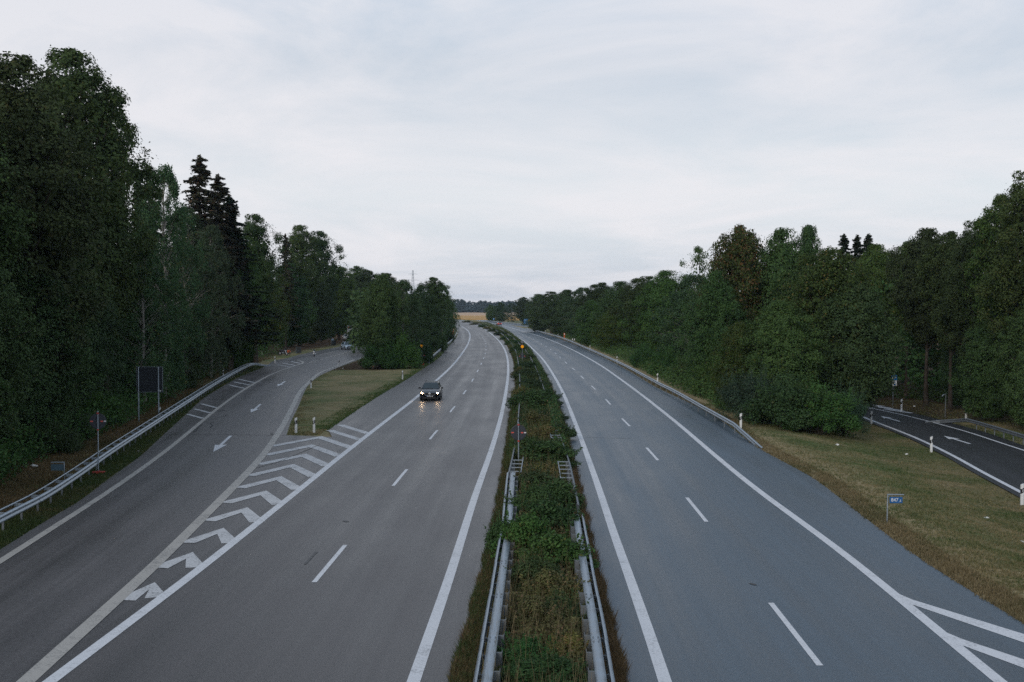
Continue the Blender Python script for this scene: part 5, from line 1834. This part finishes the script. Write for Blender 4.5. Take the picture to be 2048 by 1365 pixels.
G1, G2, G3 = 'trees of the left forest', 'trees on the island between exit and motorway', 'trees right of the motorway'
LEFT = [
 # tall back row
 ('oak_a', -150, 905, 95, 340, 'olive oak cut by the left picture edge, farthest left'),
 ('oak_a', 25, 880, 106, 350, 'huge olive-green oak at the left picture edge'),
 ('oak_b', 145, 838, 99, 320, 'tallest dark oak with sky showing through its crown above the round sign'),
 ('oak_b', 212, 815, 185, 200, 'dark oak leaning out right of the tallest oak'),
 ('spruce_c', 282, 772, 342, 90, 'thin spruce tip left of the pale birch'),
 ('spruce_c', 304, 770, 332, 90, 'second thin spruce tip closest to the pale birch'),
 ('birch_a', 332, 795, 322, 150, 'tall pale birch above the blank board'),
 ('spruce_b', 402, 752, 312, 180, 'tallest brownish spruce with a bare pointed top'),
 ('spruce_b', 438, 745, 350, 170, 'brownish spruce just right of the tallest spruce'),
 ('spruce_a', 462, 742, 392, 170, 'dark spruce whose right flank slopes down to the lower trees'),
 ('birch_a', 372, 778, 408, 170, 'drooping light green birch in front of the spruces'),
 ('birch_a', 288, 808, 470, 160, 'broad birch with hanging sprays behind the blank board'),
 ('oak_b', 512, 728, 428, 110, 'open-crowned oak right of the spruces'),
 ('spruce_b', 572, 696, 468, 60, 'dying reddish spruce between two oaks'),
 ('oak_b', 600, 692, 450, 100, 'dark oak above the two rest area bins'),
 ('oak_b', 640, 685, 462, 96, 'oak with a ragged crown where the forest skyline steps down'),
 ('oak_a', 678, 680, 530, 80, 'rounded tree below the skyline step near the pale hatchback'),
 # front row, leafy to the ground
 ('beech_b', -40, 990, 560, 330, 'dark leafy tree at the lower left corner of the forest'),
 ('beech_a', 62, 938, 480, 260, 'leafy tree on the forest edge above the small plate'),
 ('beech_b', 152, 902, 520, 220, 'leafy tree directly behind the round sign'),
 ('beech_a', 190, 880, 395, 190, 'light green tree with a pointed top left of the blank board'),
 ('beech_b', 245, 842, 520, 170, 'dense tree filling the gap between round sign and blank board'),
 ('beech_a', 325, 806, 560, 150, 'leafy tree right behind the blank board'),
 ('beech_b', 385, 780, 575, 140, 'low leafy tree just right of the blank board'),
 ('yellow_a', 430, 760, 470, 110, 'yellow-green tree in front of the brownish spruces'),
 ('spruce_a', 420, 758, 545, 110, 'low broad spruce behind the double guard rail'),
 ('beech_a', 470, 742, 520, 120, 'leafy tree where the double guard rail bends'),
 ('birch_a', 505, 730, 520, 100, 'light birch left of the round yellowing tree'),
 ('yellow_a', 545, 708, 487, 120, 'round yellowing tree above the bench table'),
 ('spruce_a', 552, 702, 620, 56, 'dark small spruce right of the bench table'),
 ('beech_b', 604, 695, 525, 100, 'dark leafy tree behind the nearer bin'),
 ('spruce_a', 596, 694, 600, 56, 'small spruce behind the orange-jacketed person'),
 ('beech_a', 648, 689, 545, 90, 'leafy tree between the two bins'),
 ('beech_b', 672, 681, 560, 60, 'leafy tree behind the far bin'),
 # beyond the rest area
 ('birch_a', 424, 757, 445, 120, 'light birch hiding the foot of the brownish spruces'),
 ('beech_b', 470, 741, 452, 110, 'green tree standing right in front of the dark spruce'),
 ('oak_a', 716, 668, 532, 84, 'far tree with rounded crown behind the lorry'),
 ('oak_b', 735, 672, 540, 80, 'far tree rising behind the island trees, left one'),
 ('oak_a', 772, 670, 547, 90, 'far tree rising behind the island trees, right one'),
]
for i_, (k, px, py, top, w, lb) in enumerate(LEFT):
    if 17 <= i_ < 34:
        dd = 5.0 * FPX / P(px, py)[1]
        px, w = px - dd * .62, w * 1.08
        py = py - 5 * (py - 615) / P(px, py)[1] * .55
    plant(k, px, py, top, w, lb, {'spruce': 'spruce_tree', 'birch': 'birch_tree', 'oak': 'oak_tree'}.get(k.split('_')[0], 'broadleaf_tree'), 'tree', G1)
ISLE = [
 ('beech_a', 766, 736, 545, 104, 'dark rounded tree at the near end of the island wood'),
 ('oak_b', 752, 714, 585, 70, 'tree whose branches hang over the dark green car'),
 ('birch_a', 806, 731, 556, 96, 'leafy tree above the dark spreading bush, second from the island tip'),
 ('beech_a', 842, 716, 572, 90, 'leafy tree behind the red-footed warning sign'),
 ('yellow_a', 836, 712, 612, 70, 'yellow-green tree low behind the red-footed warning sign'),
 ('oak_b', 866, 700, 554, 78, 'tallest tree near the right end of the island wood'),
 ('birch_a', 884, 686, 568, 60, 'tree beside the island guard rail before the bend'),
 ('yellow_a', 889, 674, 590, 46, 'light green last tree of the island beside the orange call box'),
 ('beech_a', 895, 665, 600, 38, 'tree at the far bend of the left carriageway'),
]
for k, px, py, top, w, lb in ISLE:
    plant(k, px, py, top, w, lb, 'broadleaf_tree', 'tree', G2)
RIGHT = [
 ('beech_a', 982, 643.5, 609, 30, 'leftmost tree of the far copse beside the wheat field'),
 ('beech_b', 1001, 644.5, 604, 32, 'pointed tree of the far copse behind the tiny blue sign'),
 ('birch_a', 1023, 645.5, 606, 34, 'low rounded tree in the middle of the far copse'),
 ('oak_a', 1047, 647.5, 594, 42, 'tallest domed tree of the far copse above the blue boards'),
 ('beech_b', 1078, 664.5, 588, 56, 'first tree of the long right-hand row, at its far end'),
 ('oak_b', 1103, 668, 583, 50, 'second tree of the right-hand row from its far end'),
 ('beech_b', 1132, 674, 579, 64, 'third tree of the right-hand row behind the far call box'),
 ('birch_a', 1165, 683, 573, 66, 'fourth tree of the right-hand row from its far end'),
 ('oak_a', 1200, 690, 565, 78, 'rounded tree of the right-hand row above the pale marker posts'),
 ('beech_b', 1184, 693, 600, 60, 'bright green low tree standing forward in the right-hand row'),
 ('beech_a', 1242, 700, 562, 86, 'leafy tree of the right-hand row left of a yellowing one'),
 ('yellow_a', 1228, 703, 618, 64, 'yellowish low tree at the front of the right-hand row'),
 ('oak_a', 1286, 713, 552, 90, 'dense tree in the middle of the right-hand row'),
 ('beech_a', 1332, 728, 540, 112, 'dense leafy tree below the open-crowned one'),
 ('open_a', 1396, 735, 492, 96, 'thin open-crowned tree with sky between its twigs'),
 ('birch_a', 1388, 752, 545, 110, 'dense tree under the thin open-crowned one'),
 ('rust_a', 1478, 788, 448, 196, 'big rust-tinged tree, highest of the right-hand group'),
 ('beech_a', 1430, 790, 540, 130, 'green tree on the left flank of the big rust-tinged tree'),
 ('beech_a', 1562, 800, 455, 180, 'dark green tree right of the big rust-tinged tree'),
 ('beech_b', 1614, 805, 449, 120, 'pointed green tree with a small dome above the yellowing one'),
 ('yellow_a', 1655, 838, 492, 240, 'large yellowing tree at the right end of the group above the slip road'),
 ('over_a', 1702, 846, 560, 215, 'broad dark tree hanging over the slip road'),
 ('beech_a', 1560, 836, 600, 190, 'dark leafy tree in front, left above the grey-green bush'),
 ('yellow_a', 1480, 822, 640, 110, 'small yellow-green tree above the guard rail end'),
]
for k, px, py, top, w, lb in RIGHT:
    if 1060 < px < 1390 and not k.startswith('open'):
        w *= 1.38
    plant(k, px, py, top, w, lb, 'oak_tree' if k.startswith('oak') else 'broadleaf_tree', 'tree', G3)
FARR = [
 ('spruce_a', 1686, 772, 468, 105, 'left one of three small spruce tips in the right skyline'),
 ('spruce_a', 1712, 772, 470, 105, 'middle one of three small spruce tips in the right skyline'),
 ('spruce_a', 1734, 774, 468, 105, 'right one of three small spruce tips in the right skyline'),
 ('tall_a', 1750, 778, 487, 120, 'tall tree just right of the three spruce tips'),
 ('tall_a', 1812, 792, 482, 120, 'tall tree behind the blue and white sign'),
 ('tall_a', 1852, 808, 455, 140, 'tall tree whose long bare trunk stands left of the curved lamp post'),
 ('tall_a', 1900, 818, 462, 130, 'tall tree behind the curved lamp post'),
 ('oak_b', 1952, 826, 440, 150, 'dark oak behind the dull guard rail, left of the highest crowns'),
 ('oak_b', 2000, 836, 390, 160, 'dark oak with ragged crown near the right picture edge'),
 ('oak_b', 2056, 846, 340, 190, 'highest dark oak at the right picture edge'),
 ('oak_a', 2190, 858, 290, 260, 'dark oak beyond the right picture edge'),
 ('beech_b', 1980, 838, 620, 130, 'low dark tree in the undergrowth behind the dull guard rail'),
 ('beech_a', 2060, 856, 600, 150, 'low dark tree at the right picture edge'),
 ('beech_b', 1915, 812, 650, 70, 'low dark tree just right of the long bare trunk'),
]
for k, px, py, top, w, lb in FARR:
    plant(k, px, py, top, w, lb, {'spruce': 'spruce_tree', 'oak': 'oak_tree'}.get(k.split('_')[0], 'broadleaf_tree'), 'tree', 'trees beyond the slip road', RZ + .3)

PB = ('stems', 'foliage')
BUSH = [
 ('bush_a', 100, 905, 845, 120, 'low dark bush spilling out of the forest left of the round sign', 0),
 ('bush_a', 125, 880, 800, 110, 'dark bush at the forest foot behind the round sign', 0),
 ('bush_a', 200, 850, 785, 100, 'dark bush at the forest foot between the two grey signs', 0),
 ('bush_a', 352, 778, 722, 80, 'dark bush at the forest foot right of the blank board', 0),
 ('bush_a', 480, 727, 680, 60, 'bush behind the bend of the double guard rail', 0),
 ('bush_a', 762, 738, 680, 92, 'dark spiky bush spreading at the near end of the island wood', 0),
 ('bush_a', 800, 737, 672, 90, 'dark bush left of the red-footed warning sign', 0),
 ('bush_a', 836, 726, 668, 60, 'bush right behind the red-footed warning sign', 0),
 ('bush_a', 868, 704, 650, 50, 'bush behind the island guard rail', 0),
 ('bush_a', 890, 684, 645, 36, 'light bush beside the orange call box on the island', 0),
 ('bush_b', 1500, 842, 735, 130, 'grey-green willowy bush beside the near end of the right guard rail', 0),
 ('bush_a', 1572, 856, 752, 170, 'wide dark bush at the foot of the yellowing tree', 0),
 ('bush_a', 1640, 866, 770, 150, 'dark bush above the mown slope, second from its right end', 0),
 ('bush_b', 1690, 866, 770, 90, 'dark bush at the right end beside the slip road', 0),
 ('bush_a', 1290, 736, 688, 62, 'dark bush behind the right guard rail under the yellowish low tree', 0),
 ('bush_a', 1336, 753, 694, 72, 'dark bush behind the right guard rail by the third marker post', 0),
 ('bush_a', 1384, 770, 700, 82, 'dark bush behind the right guard rail below the dense tree', 0),
 ('bush_a', 1430, 794, 712, 92, 'dark bush behind the right guard rail, last before the willowy bush', 0),
 ('bush_a', 1472, 820, 730, 80, 'dark bush behind the bent end of the right guard rail', 0),
]
for k, px, py, top, w, lb, z in BUSH:
    plant(k, px, py, top, w, lb, 'bush', 'bush', 'bushes along the roads', z, parts=PB)

# shrubs of the median, near to far: kind, px, py(ground), height, width px
MEDIAN = [
 ('shrub_b', 1090, 1392, .80, 150, 'feathery dark green shrub at the bottom edge of the picture'),
 ('shrub_b', 1050, 1352, .75, 120, 'feathery green shrub nearest the left median rail'),
 ('shrub_c', 1140, 1335, .65, 100, 'straw-green shrub nearest the right median rail at the picture bottom'),
 ('shrub_c', 1075, 1275, .85, 120, 'yellowing shrub with long leaves beside the left median rail'),
 ('shrub_d', 1130, 1262, .80, 105, 'small dark leafy shrub close to the right median rail, second from the picture bottom'),
 ('shrub_c', 1100, 1215, .85, 130, 'brownish shrub in the median just behind the yellowing one'),
 ('shrub_d', 1070, 1185, .95, 100, 'dark green shrub leaning on the left median rail'),
 ('shrub_a', 1110, 1150, 1.10, 130, 'broad green shrub in the middle of the median'),
 ('shrub_a', 1052, 1120, 1.25, 100, 'tall green shrub pushing over the left median rail'),
 ('shrub_d', 1012, 1100, 1.0, 70, 'leafy branch reaching out over the left carriageway edge'),
 ('shrub_a', 1100, 1075, 1.15, 110, 'bushy dark green shrub beside the end of the right flat lid'),
 ('shrub_d', 1060, 1040, 1.2, 96, 'dark green shrub hiding the end of the left flat lid'),
 ('shrub_a', 1110, 1025, 1.1, 96, 'dark shrub against the right rail where its lid ends'),
 ('shrub_d', 1078, 990, 1.0, 90, 'green shrub between the two ladder-like rail pieces'),
 ('shrub_c', 1085, 962, .70, 80, 'brown weedy shrub behind the ladder-like rails'),
 ('shrub_a', 1095, 935, 1.15, 96, 'dense green shrub right of the round sign pole'),
 ('shrub_a', 1060, 922, 1.05, 62, 'green shrub at the foot of the round median sign'),
 ('shrub_c', 1090, 890, 1.0, 60, 'clump of pale straw weeds behind the round sign'),
 ('shrub_d', 1122, 880, .9, 50, 'green shrub on the right rim of the median beside the straw weeds'),
 ('shrub_c', 1066, 858, .95, 64, 'pale flowering weeds left in the median'),
 ('shrub_d', 1096, 850, .9, 60, 'low green weeds right of the pale flowering ones'),
 ('shrub_a', 1064, 822, 1.35, 72, 'tall dark bush across the median'),
 ('shrub_a', 1090, 812, 1.15, 52, 'green bush on the right rim next to the tall dark one'),
 ('shrub_c', 1042, 800, 1.0, 34, 'brown weeds on the left rim beyond the tall dark bush'),
 ('shrub_d', 1070, 782, 1.1, 54, 'green shrub beyond the tall dark bush'),
 ('shrub_d', 1058, 760, 1.1, 50, 'green shrub below the triangular median sign'),
 ('shrub_c', 1040, 752, .9, 26, 'dry brown weeds on the left rim below the triangular sign'),
 ('shrub_a', 1056, 742, 1.0, 40, 'green shrub right at the foot of the triangular median sign'),
 ('shrub_d', 1050, 722, 1.0, 34, 'green shrub just behind the triangular median sign'),
 ('shrub_a', 1040, 706, 1.2, 32, 'green shrub at the start of the far median bend'),
 ('shrub_c', 1030, 698, 1.0, 22, 'brown weeds at the start of the far median bend'),
 ('shrub_a', 1028, 690, 1.3, 28, 'dark shrub in the far median bend'),
 ('shrub_d', 1016, 680, 1.2, 26, 'green shrub in the far median bend, nearer the dark one'),
 ('shrub_a', 1002, 671, 1.3, 24, 'green shrub in front of the red car'),
 ('shrub_d', 988, 664, 1.3, 20, 'green shrub left of the red car'),
 ('shrub_c', 976, 659, 1.2, 18, 'straw-coloured shrub far along the median'),
 ('shrub_a', 966, 655, 1.4, 16, 'far green shrub of the median below the wheat field'),
 ('shrub_c', 950, 650, 1.3, 18, 'farthest pale shrub of the median'),
 ('shrub_c', 936, 645.5, 1.3, 18, 'pale shrub at the vanishing end of the median'),
]
for k, px, py, h, w, lb in MEDIAN:
    h, w = h * (1.15 if py > 940 else 1.2 if py > 700 else .85), w * (1.25 if py > 940 else 1.38)
    plant(k, px, py, None, w, lb, 'shrub', 'shrub', 'shrubs in the median', 0.0, parts=PB, hmin=h)

# ------------------------------------------------------------------ woods behind the edge trees: one mass nobody could count
def wood(name, pts, hr, wr, lsz, mat, seed, nleaf):
    rng = np.random.default_rng(seed)
    VV, FF, TT, off = [], [], [], 0
    protos = []
    for s in range(4):
        r2 = np.random.default_rng(seed * 10 + s)
        nc = 46
        t = r2.random(nc); a = r2.random(nc) * 6.283
        e = np.sin(np.pi * np.clip(.05 + .93*t, 0, 1) ** .75) ** .6
        q = .4 + .6 * r2.random(nc) ** .5
        C = np.stack([np.cos(a)*e*q*.82, np.sin(a)*e*q*.82, .04 + t*.9], -1)
        C[:, 2] = np.clip(C[:, 2], .05, .95)
        rad = r2.uniform(.16, .30, nc)
        d = norm(r2.normal(size=(nleaf, 3)))
        ci = r2.integers(0, nc, nleaf)
        p = C[ci] + d * rad[ci][:, None] * (.55 + .5 * r2.random((nleaf, 1))) * np.array((1, 1, .30))
        protos.append((p, norm(d + np.array((0, 0, .5)) + r2.normal(size=(nleaf, 3)) * .6), np.clip(.3*(ci % 7)/7 + .7*r2.random(nleaf), 0, .999)))
    for i, (x, y, zg) in enumerate(pts):
        p, n_, tt = protos[rng.integers(4)]
        h, w = rng.uniform(*hr), rng.uniform(*wr) / 2
        if name == 'forest' and y < 100: h += 3.5
        ang = rng.random() * 6.28
        ca, sa = math.cos(ang), math.sin(ang)
        rot = np.array(((ca, -sa, 0), (sa, ca, 0), (0, 0, 1)))
        C = (p @ rot.T) * np.array((w, w, h)) + np.array((x, y, zg))
        N = n_ @ rot.T
        L = rng.uniform(.7, 1.3, len(C)) * w * lsz
        V, F = leaf_arrays(C, N, L, L*.65, rng)
        VV.append(V); FF.append(F + off); TT.append(np.clip(tt*.75 + rng.random()*.25, 0, .999))
        off += len(V)
    me = mesh_np(name, np.concatenate(VV), np.concatenate(FF), M[mat], tint=np.concatenate(TT))
    return link(name, me, kind='stuff')
rng = np.random.default_rng(5)
pts = []
for py in np.linspace(1180, 684, 36):
    px = FOREST_L(0)  if False else None
    y = P(1024, py)[1]
    if y > 290: continue
    for d in (9, 16.5):
        x = float(FOREST_L(y)) - d + rng.normal() * 1.3
        yy = y + rng.normal() * 1.5
        if x > -75 - .35 * y:
            pts.append((x, yy, float(ground_h(x, yy))))
wood('forest', pts, (13, 17), (7, 10), .125, 'leaf_oak', 3, 1800)
pts = []
for y in np.arange(118, 520, 8.0):
    for d in (17, 25):
        x = float(PAVE_R(y)) + d + rng.normal() * 1.5
        pts.append((x, y + rng.normal(), 0))
wood('woodland', pts, (9.5, 12.5), (7, 9.5), .13, 'leaf_beech', 4, 1000)
pts = []
for y in np.arange(74, 140, 5.5):
    x0 = float(FOREST_R(np.clip(y, 60, 126))) + 6
    for d in (7, 15, 23):
        x = x0 + d + rng.normal() * 1.5
        pts.append((x, y + rng.normal(), float(ground_h(x, y))))
for x in np.arange(33, 66, 6):
    for y in (140, 148, 157):
        pts.append((x + rng.normal(), y + rng.normal()*2, 0))
wood('woodland', pts, (12, 15), (7, 10), .105, 'leaf_oak', 6, 1700)
# rear of the island and the rest area
pts = []
for y in np.arange(215, 640, 16):
    xr = float(ISL_R(y)) - 8
    for d in (0, 9, 20, 38):
        x = xr - d + rng.normal() * 1.5
        if y < 330 and P(690, 690)[0] - 40 < x < xr - 12:
            continue
        pts.append((x, y + rng.normal() * 3, 0))
wood('woodland', pts, (9, 12.5), (8, 11), .16, 'leaf_beech', 8, 800)
# far wood beyond the fields
pts = []
for k in range(330):
    x = rng.uniform(-330, 210)
    y = 1640 + rng.random() ** .8 * 330
    pts.append((x, y, 0 + 5 * max(0, (-40 - x) / 130 if x > -170 else 1)))
wood('distant_forest', pts, (14, 19), (13, 20), .22, 'leaf_far', 9, 330)

# ------------------------------------------------------------------ undergrowth and grass
def blades(name, n, sampler, hr, wd, mat, seed, lean=.5, tuft=3):
    rng = np.random.default_rng(seed)
    xy = sampler(n, rng)
    n = len(xy)
    z = ground_h(xy[:, 0], xy[:, 1]) - .02
    B = np.repeat(np.column_stack([xy, z]), tuft, 0)
    m = len(B)
    B[:, :2] += rng.normal(size=(m, 2)) * .03
    a = rng.random(m) * 6.283
    h = rng.uniform(*hr, m) * np.repeat(rng.uniform(.6, 1.3, n), tuft)
    sdv = np.stack([np.cos(a), np.sin(a), np.zeros(m)], -1) * (wd * rng.uniform(.6, 1.4, m))[:, None]
    b2 = a + rng.normal(size=m) * .6 + 1.57
    tip = B + np.stack([np.cos(b2) * h * lean, np.sin(b2) * h * lean, h], -1)
    V = np.stack([B - sdv, B + sdv, tip], 1).reshape(-1, 3)
    F = np.arange(m * 3).reshape(m, 3)
    tint = np.clip(np.repeat(rng.random(n), tuft) * .6 + rng.random(m) * .4, 0, .999)
    return link(name, mesh_np(name, V, F, mat, tint=tint), kind='stuff')

def grass_mat(name, dark, light, straw_a, straw_b, bias):
    m = new_mat(name)
    t = NT(m)
    at = t.n('ShaderNodeAttribute'); at.attribute_name = 'tint'
    p = t.pos()
    big = t.noise(p, .13, 5, .6, .6)
    sw = t.noise(t.scale(p, (.25, 1.6, 1)), 1.0, 3, .6, 1.2)
    dry = t.math('ADD', t.math('MULTIPLY', big, .55), t.math('MULTIPLY', sw, .45))
    dry = t.remap(dry, .40 - bias, .62 - bias)
    dry = t.math('ADD', dry, t.math('MULTIPLY', t.math('SUBTRACT', at.outputs['Fac'], .5), .7), True)
    c = t.mix(dry, t.mix(at.outputs['Fac'], dark, light), t.mix(at.outputs['Fac'], straw_a, straw_b))
    b = t.bsdf(c, .75, .2)
    tr = t.n('ShaderNodeBsdfTranslucent')
    t.l(c, tr.inputs[0])
    mx = t.n('ShaderNodeMixShader'); mx.inputs[0].default_value = .3
    t.l(b, mx.inputs[1]); t.l(tr.outputs[0], mx.inputs[2])
    t.out(mx.outputs[0])
    return m
GM = grass_mat('grass_mown', (.045, .080, .024), (.115, .160, .052), (.17, .135, .07), (.35, .28, .155), 0)
GISL = grass_mat('grass_island', (.062, .108, .032), (.150, .210, .066), (.20, .165, .085), (.42, .34, .19), .05)
GMD = grass_mat('grass_dry', (.052, .062, .024), (.125, .130, .055), (.140, .108, .056), (.30, .238, .135), .08)
GISLE = grass_mat('grass_island_edge', (.045, .095, .026), (.110, .185, .052), (.12, .11, .05), (.24, .20, .10), -.14)
GBANK = grass_mat('grass_bank', (.050, .046, .020), (.105, .090, .040), (.125, .088, .044), (.235, .165, .085), .06)
GRUST = grass_mat('grass_rusty', (.048, .046, .020), (.105, .088, .038), (.105, .072, .038), (.22, .150, .080), .1)
GGRN = grass_mat('grass_verge_green', (.028, .052, .016), (.075, .118, .036), (.10, .085, .04), (.18, .145, .07), -.07)

def between(fl, fr, y0, y1, p=-1.6):
    def f(n, rng):
        u = rng.random(n)
        a, b = y0 ** (p + 1), y1 ** (p + 1)
        y = (a + (b - a) * u) ** (1 / (p + 1))
        l_, r_ = fl(y), fr(y)
        x = l_ + (r_ - l_) * rng.random(n)
        k = r_ > l_
        return np.column_stack([x, y])[k]
    return f
blades('island_grass', 34000, between(lambda y: ISL_L(y) + .1, lambda y: np.minimum(ISL_R(y) - .1, ISL_L(y) + 30), yt + .3, 165), (.03, .08), .016, GISL, 21)
blades('island_edge_grass', 9000, between(lambda y: ISL_R(np.maximum(y, yg1)) - 1.3, lambda y: ISL_R(np.maximum(y, yg1)) + .05, yg1, 330), (.06, .15), .02, GISLE, 22)
blades('slope_grass', 48000, between(lambda y: PAVE_R(y) + .8, lambda y: np.where(y < 98, RP_L(y) - .7, PAVE_R(y) + 4), 27, 100), (.04, .12), .014, GM, 23)
blades('slope_edge_grass', 14000, between(lambda y: PAVE_R(y) - .03 + .03*np.sin(y*3), lambda y: PAVE_R(y) + 1.1, 27, 330), (.05, .16), .016, GMD, 24)
blades('far_verge_grass', 12000, between(lambda y: RP_PAVE(y) + .15, lambda y: RP_PAVE(y) + 7, 62, 122), (.05, .14), .02, GM, 25)
blades('forest_bank_grass', 26000, between(lambda y: FOREST_L(y) - 2.5, lambda y: E_PAVE(y) - 1.6, 44, 190), (.06, .22), .02, GBANK, 26)
blades('rail_verge_grass', 30000, between(lambda y: E_PAVE(y) - 1.9, lambda y: E_PAVE(y) - .02, 28, 165), (.06, .20), .017, GGRN, 27)
# median: dark green weeds along the left rim, rusty ones along the right, mixed growth inside
blades('median_weeds', 20000, between(lambda y: MED_L(y) - .02 + .05*np.sin(y*2.1), lambda y: MED_L(y) + .75, 23, 300, -1.8), (.05, .20), .011, GRUST, 30, .7)
blades('median_weeds', 22000, between(lambda y: MED_L(y) - .03 + .05*np.sin(y*1.1), lambda y: MED_L(y) + .70, 23, 300, -1.8), (.06, .22), .011, GGRN, 31, .7)
blades('median_weeds', 12000, between(lambda y: MED_R(y) - .70, lambda y: MED_R(y) + .02 + .05*np.sin(y*1.7), 23, 300, -1.8), (.08, .34), .011, GRUST, 32, .5)
blades('median_weeds', 12000, between(lambda y: MED_L(y) + .6, lambda y: MED_R(y) - .6, 23, 420, -1.8), (.12, .40), .012, GMD, 33, .5)
blades('median_weeds', 24000, between(lambda y: MED_L(y) + .2, lambda y: MED_R(y) - .2, 58, 650, -1.5), (.25, .75), .022, GGRN, 34, .5)
def ground_leaves(name, n, sampler, zr, ll, mat, seed):
    rng = np.random.default_rng(seed)
    xy = sampler(n, rng)
    n = len(xy)
    z = ground_h(xy[:, 0], xy[:, 1]) + rng.random(n) ** 1.3 * zr * (.35 + .65 * (np.sin(xy[:, 0]*1.1 + np.sin(xy[:, 1]*.8)*2) * np.sin(xy[:, 1]*.9 + 1) * .5 + .5))
    C = np.column_stack([xy, z])
    N = norm(rng.normal(size=(n, 3)) * .7 + np.array((-.2, -.3, .8)))
    L = ll * rng.uniform(.6, 1.4, n)
    V, F = leaf_arrays(C, N, L, L*.6, rng)
    return link(name, mesh_np(name, V, F, M[mat], tint=rng.random(n)*.999), kind='stuff')
ground_leaves('brambles', 52000, between(lambda y: PAVE_R(y) + 1.7, lambda y: PAVE_R(y) + 9.5, 83, 330, -1.3), 2.1, .20, 'leaf_shrub', 41)
ground_leaves('undergrowth', 46000, between(lambda y: FOREST_L(y) - 7, lambda y: FOREST_L(y) - .2, 48, 210, -1.5), 2.6, .20, 'leaf_shrub', 42)
ground_leaves('undergrowth', 36000, between(lambda y: FOREST_R(y) + 3.5, lambda y: FOREST_R(y) + 14, 78, 130, -1.2), 2.4, .20, 'leaf_oak', 43)
ground_leaves('undergrowth', 20000, between(lambda y: ISL_R(y) - 9, lambda y: ISL_R(y) - 2.2, 168, 420, -1.4), 2.0, .22, 'leaf_shrub', 44)
ground_leaves('median_growth', 20000, between(lambda y: MED_L(y) + .95, lambda y: MED_R(y) - .95, 22, 75, -1.6), .62, .085, 'leaf_shrub', 45)
ground_leaves('median_growth', 34000, between(lambda y: MED_L(y) + .95, lambda y: MED_R(y) - .95, 22, 75, -1.6), .85, .085, 'leaf_straw', 46)
ground_leaves('median_growth', 16000, between(lambda y: MED_L(y) + .25, lambda y: MED_R(y) - .2, 60, 600, -1.5), .7, .13, 'leaf_straw', 48)
ground_leaves('median_growth', 28000, between(lambda y: MED_L(y) + .25, lambda y: MED_R(y) - .2, 60, 600, -1.5), .8, .13, 'leaf_shrub', 47)
for fn, sd_ in ((lambda y: MED_L(y) + .95, 51), (lambda y: MED_R(y) - .75, 52)):
    ground_leaves('median_growth', 16000, between(lambda y, fn=fn: fn(y) - .35, lambda y, fn=fn: fn(y) + .35, 60, 260, -1.5), 1.2, .14, 'leaf_shrub', sd_)
    ground_leaves('median_growth', 7000, between(lambda y, fn=fn: fn(y) - .4, lambda y, fn=fn: fn(y) + .4, 60, 260, -1.5), 1.1, .14, 'leaf_straw', sd_ + 5)
# tall dry stalks poking out of the median
blades('median_weeds', 1200, between(lambda y: MED_L(y) + .8, lambda y: MED_R(y) - .8, 22, 90, -1.7), (.7, 1.35), .008, GMD, 61, .22, 2)
# ------------------------------------------------------------------ haze: one closed box of thin air
hz_m = new_mat('haze_air')
ht = NT(hz_m)
pv = ht.n('ShaderNodeVolumePrincipled')
pv.inputs['Color'].default_value = (.58, .74, .95, 1)
pv.inputs['Density'].default_value = HAZE
pv.inputs['Anisotropy'].default_value = 0.0
ho = ht.n('ShaderNodeOutputMaterial')
ht.l(pv.outputs[0], ho.inputs['Volume'])
MB().box((0, 1100, 20.5), (5600, 3400, 49)).build('haze', hz_m, kind='stuff')
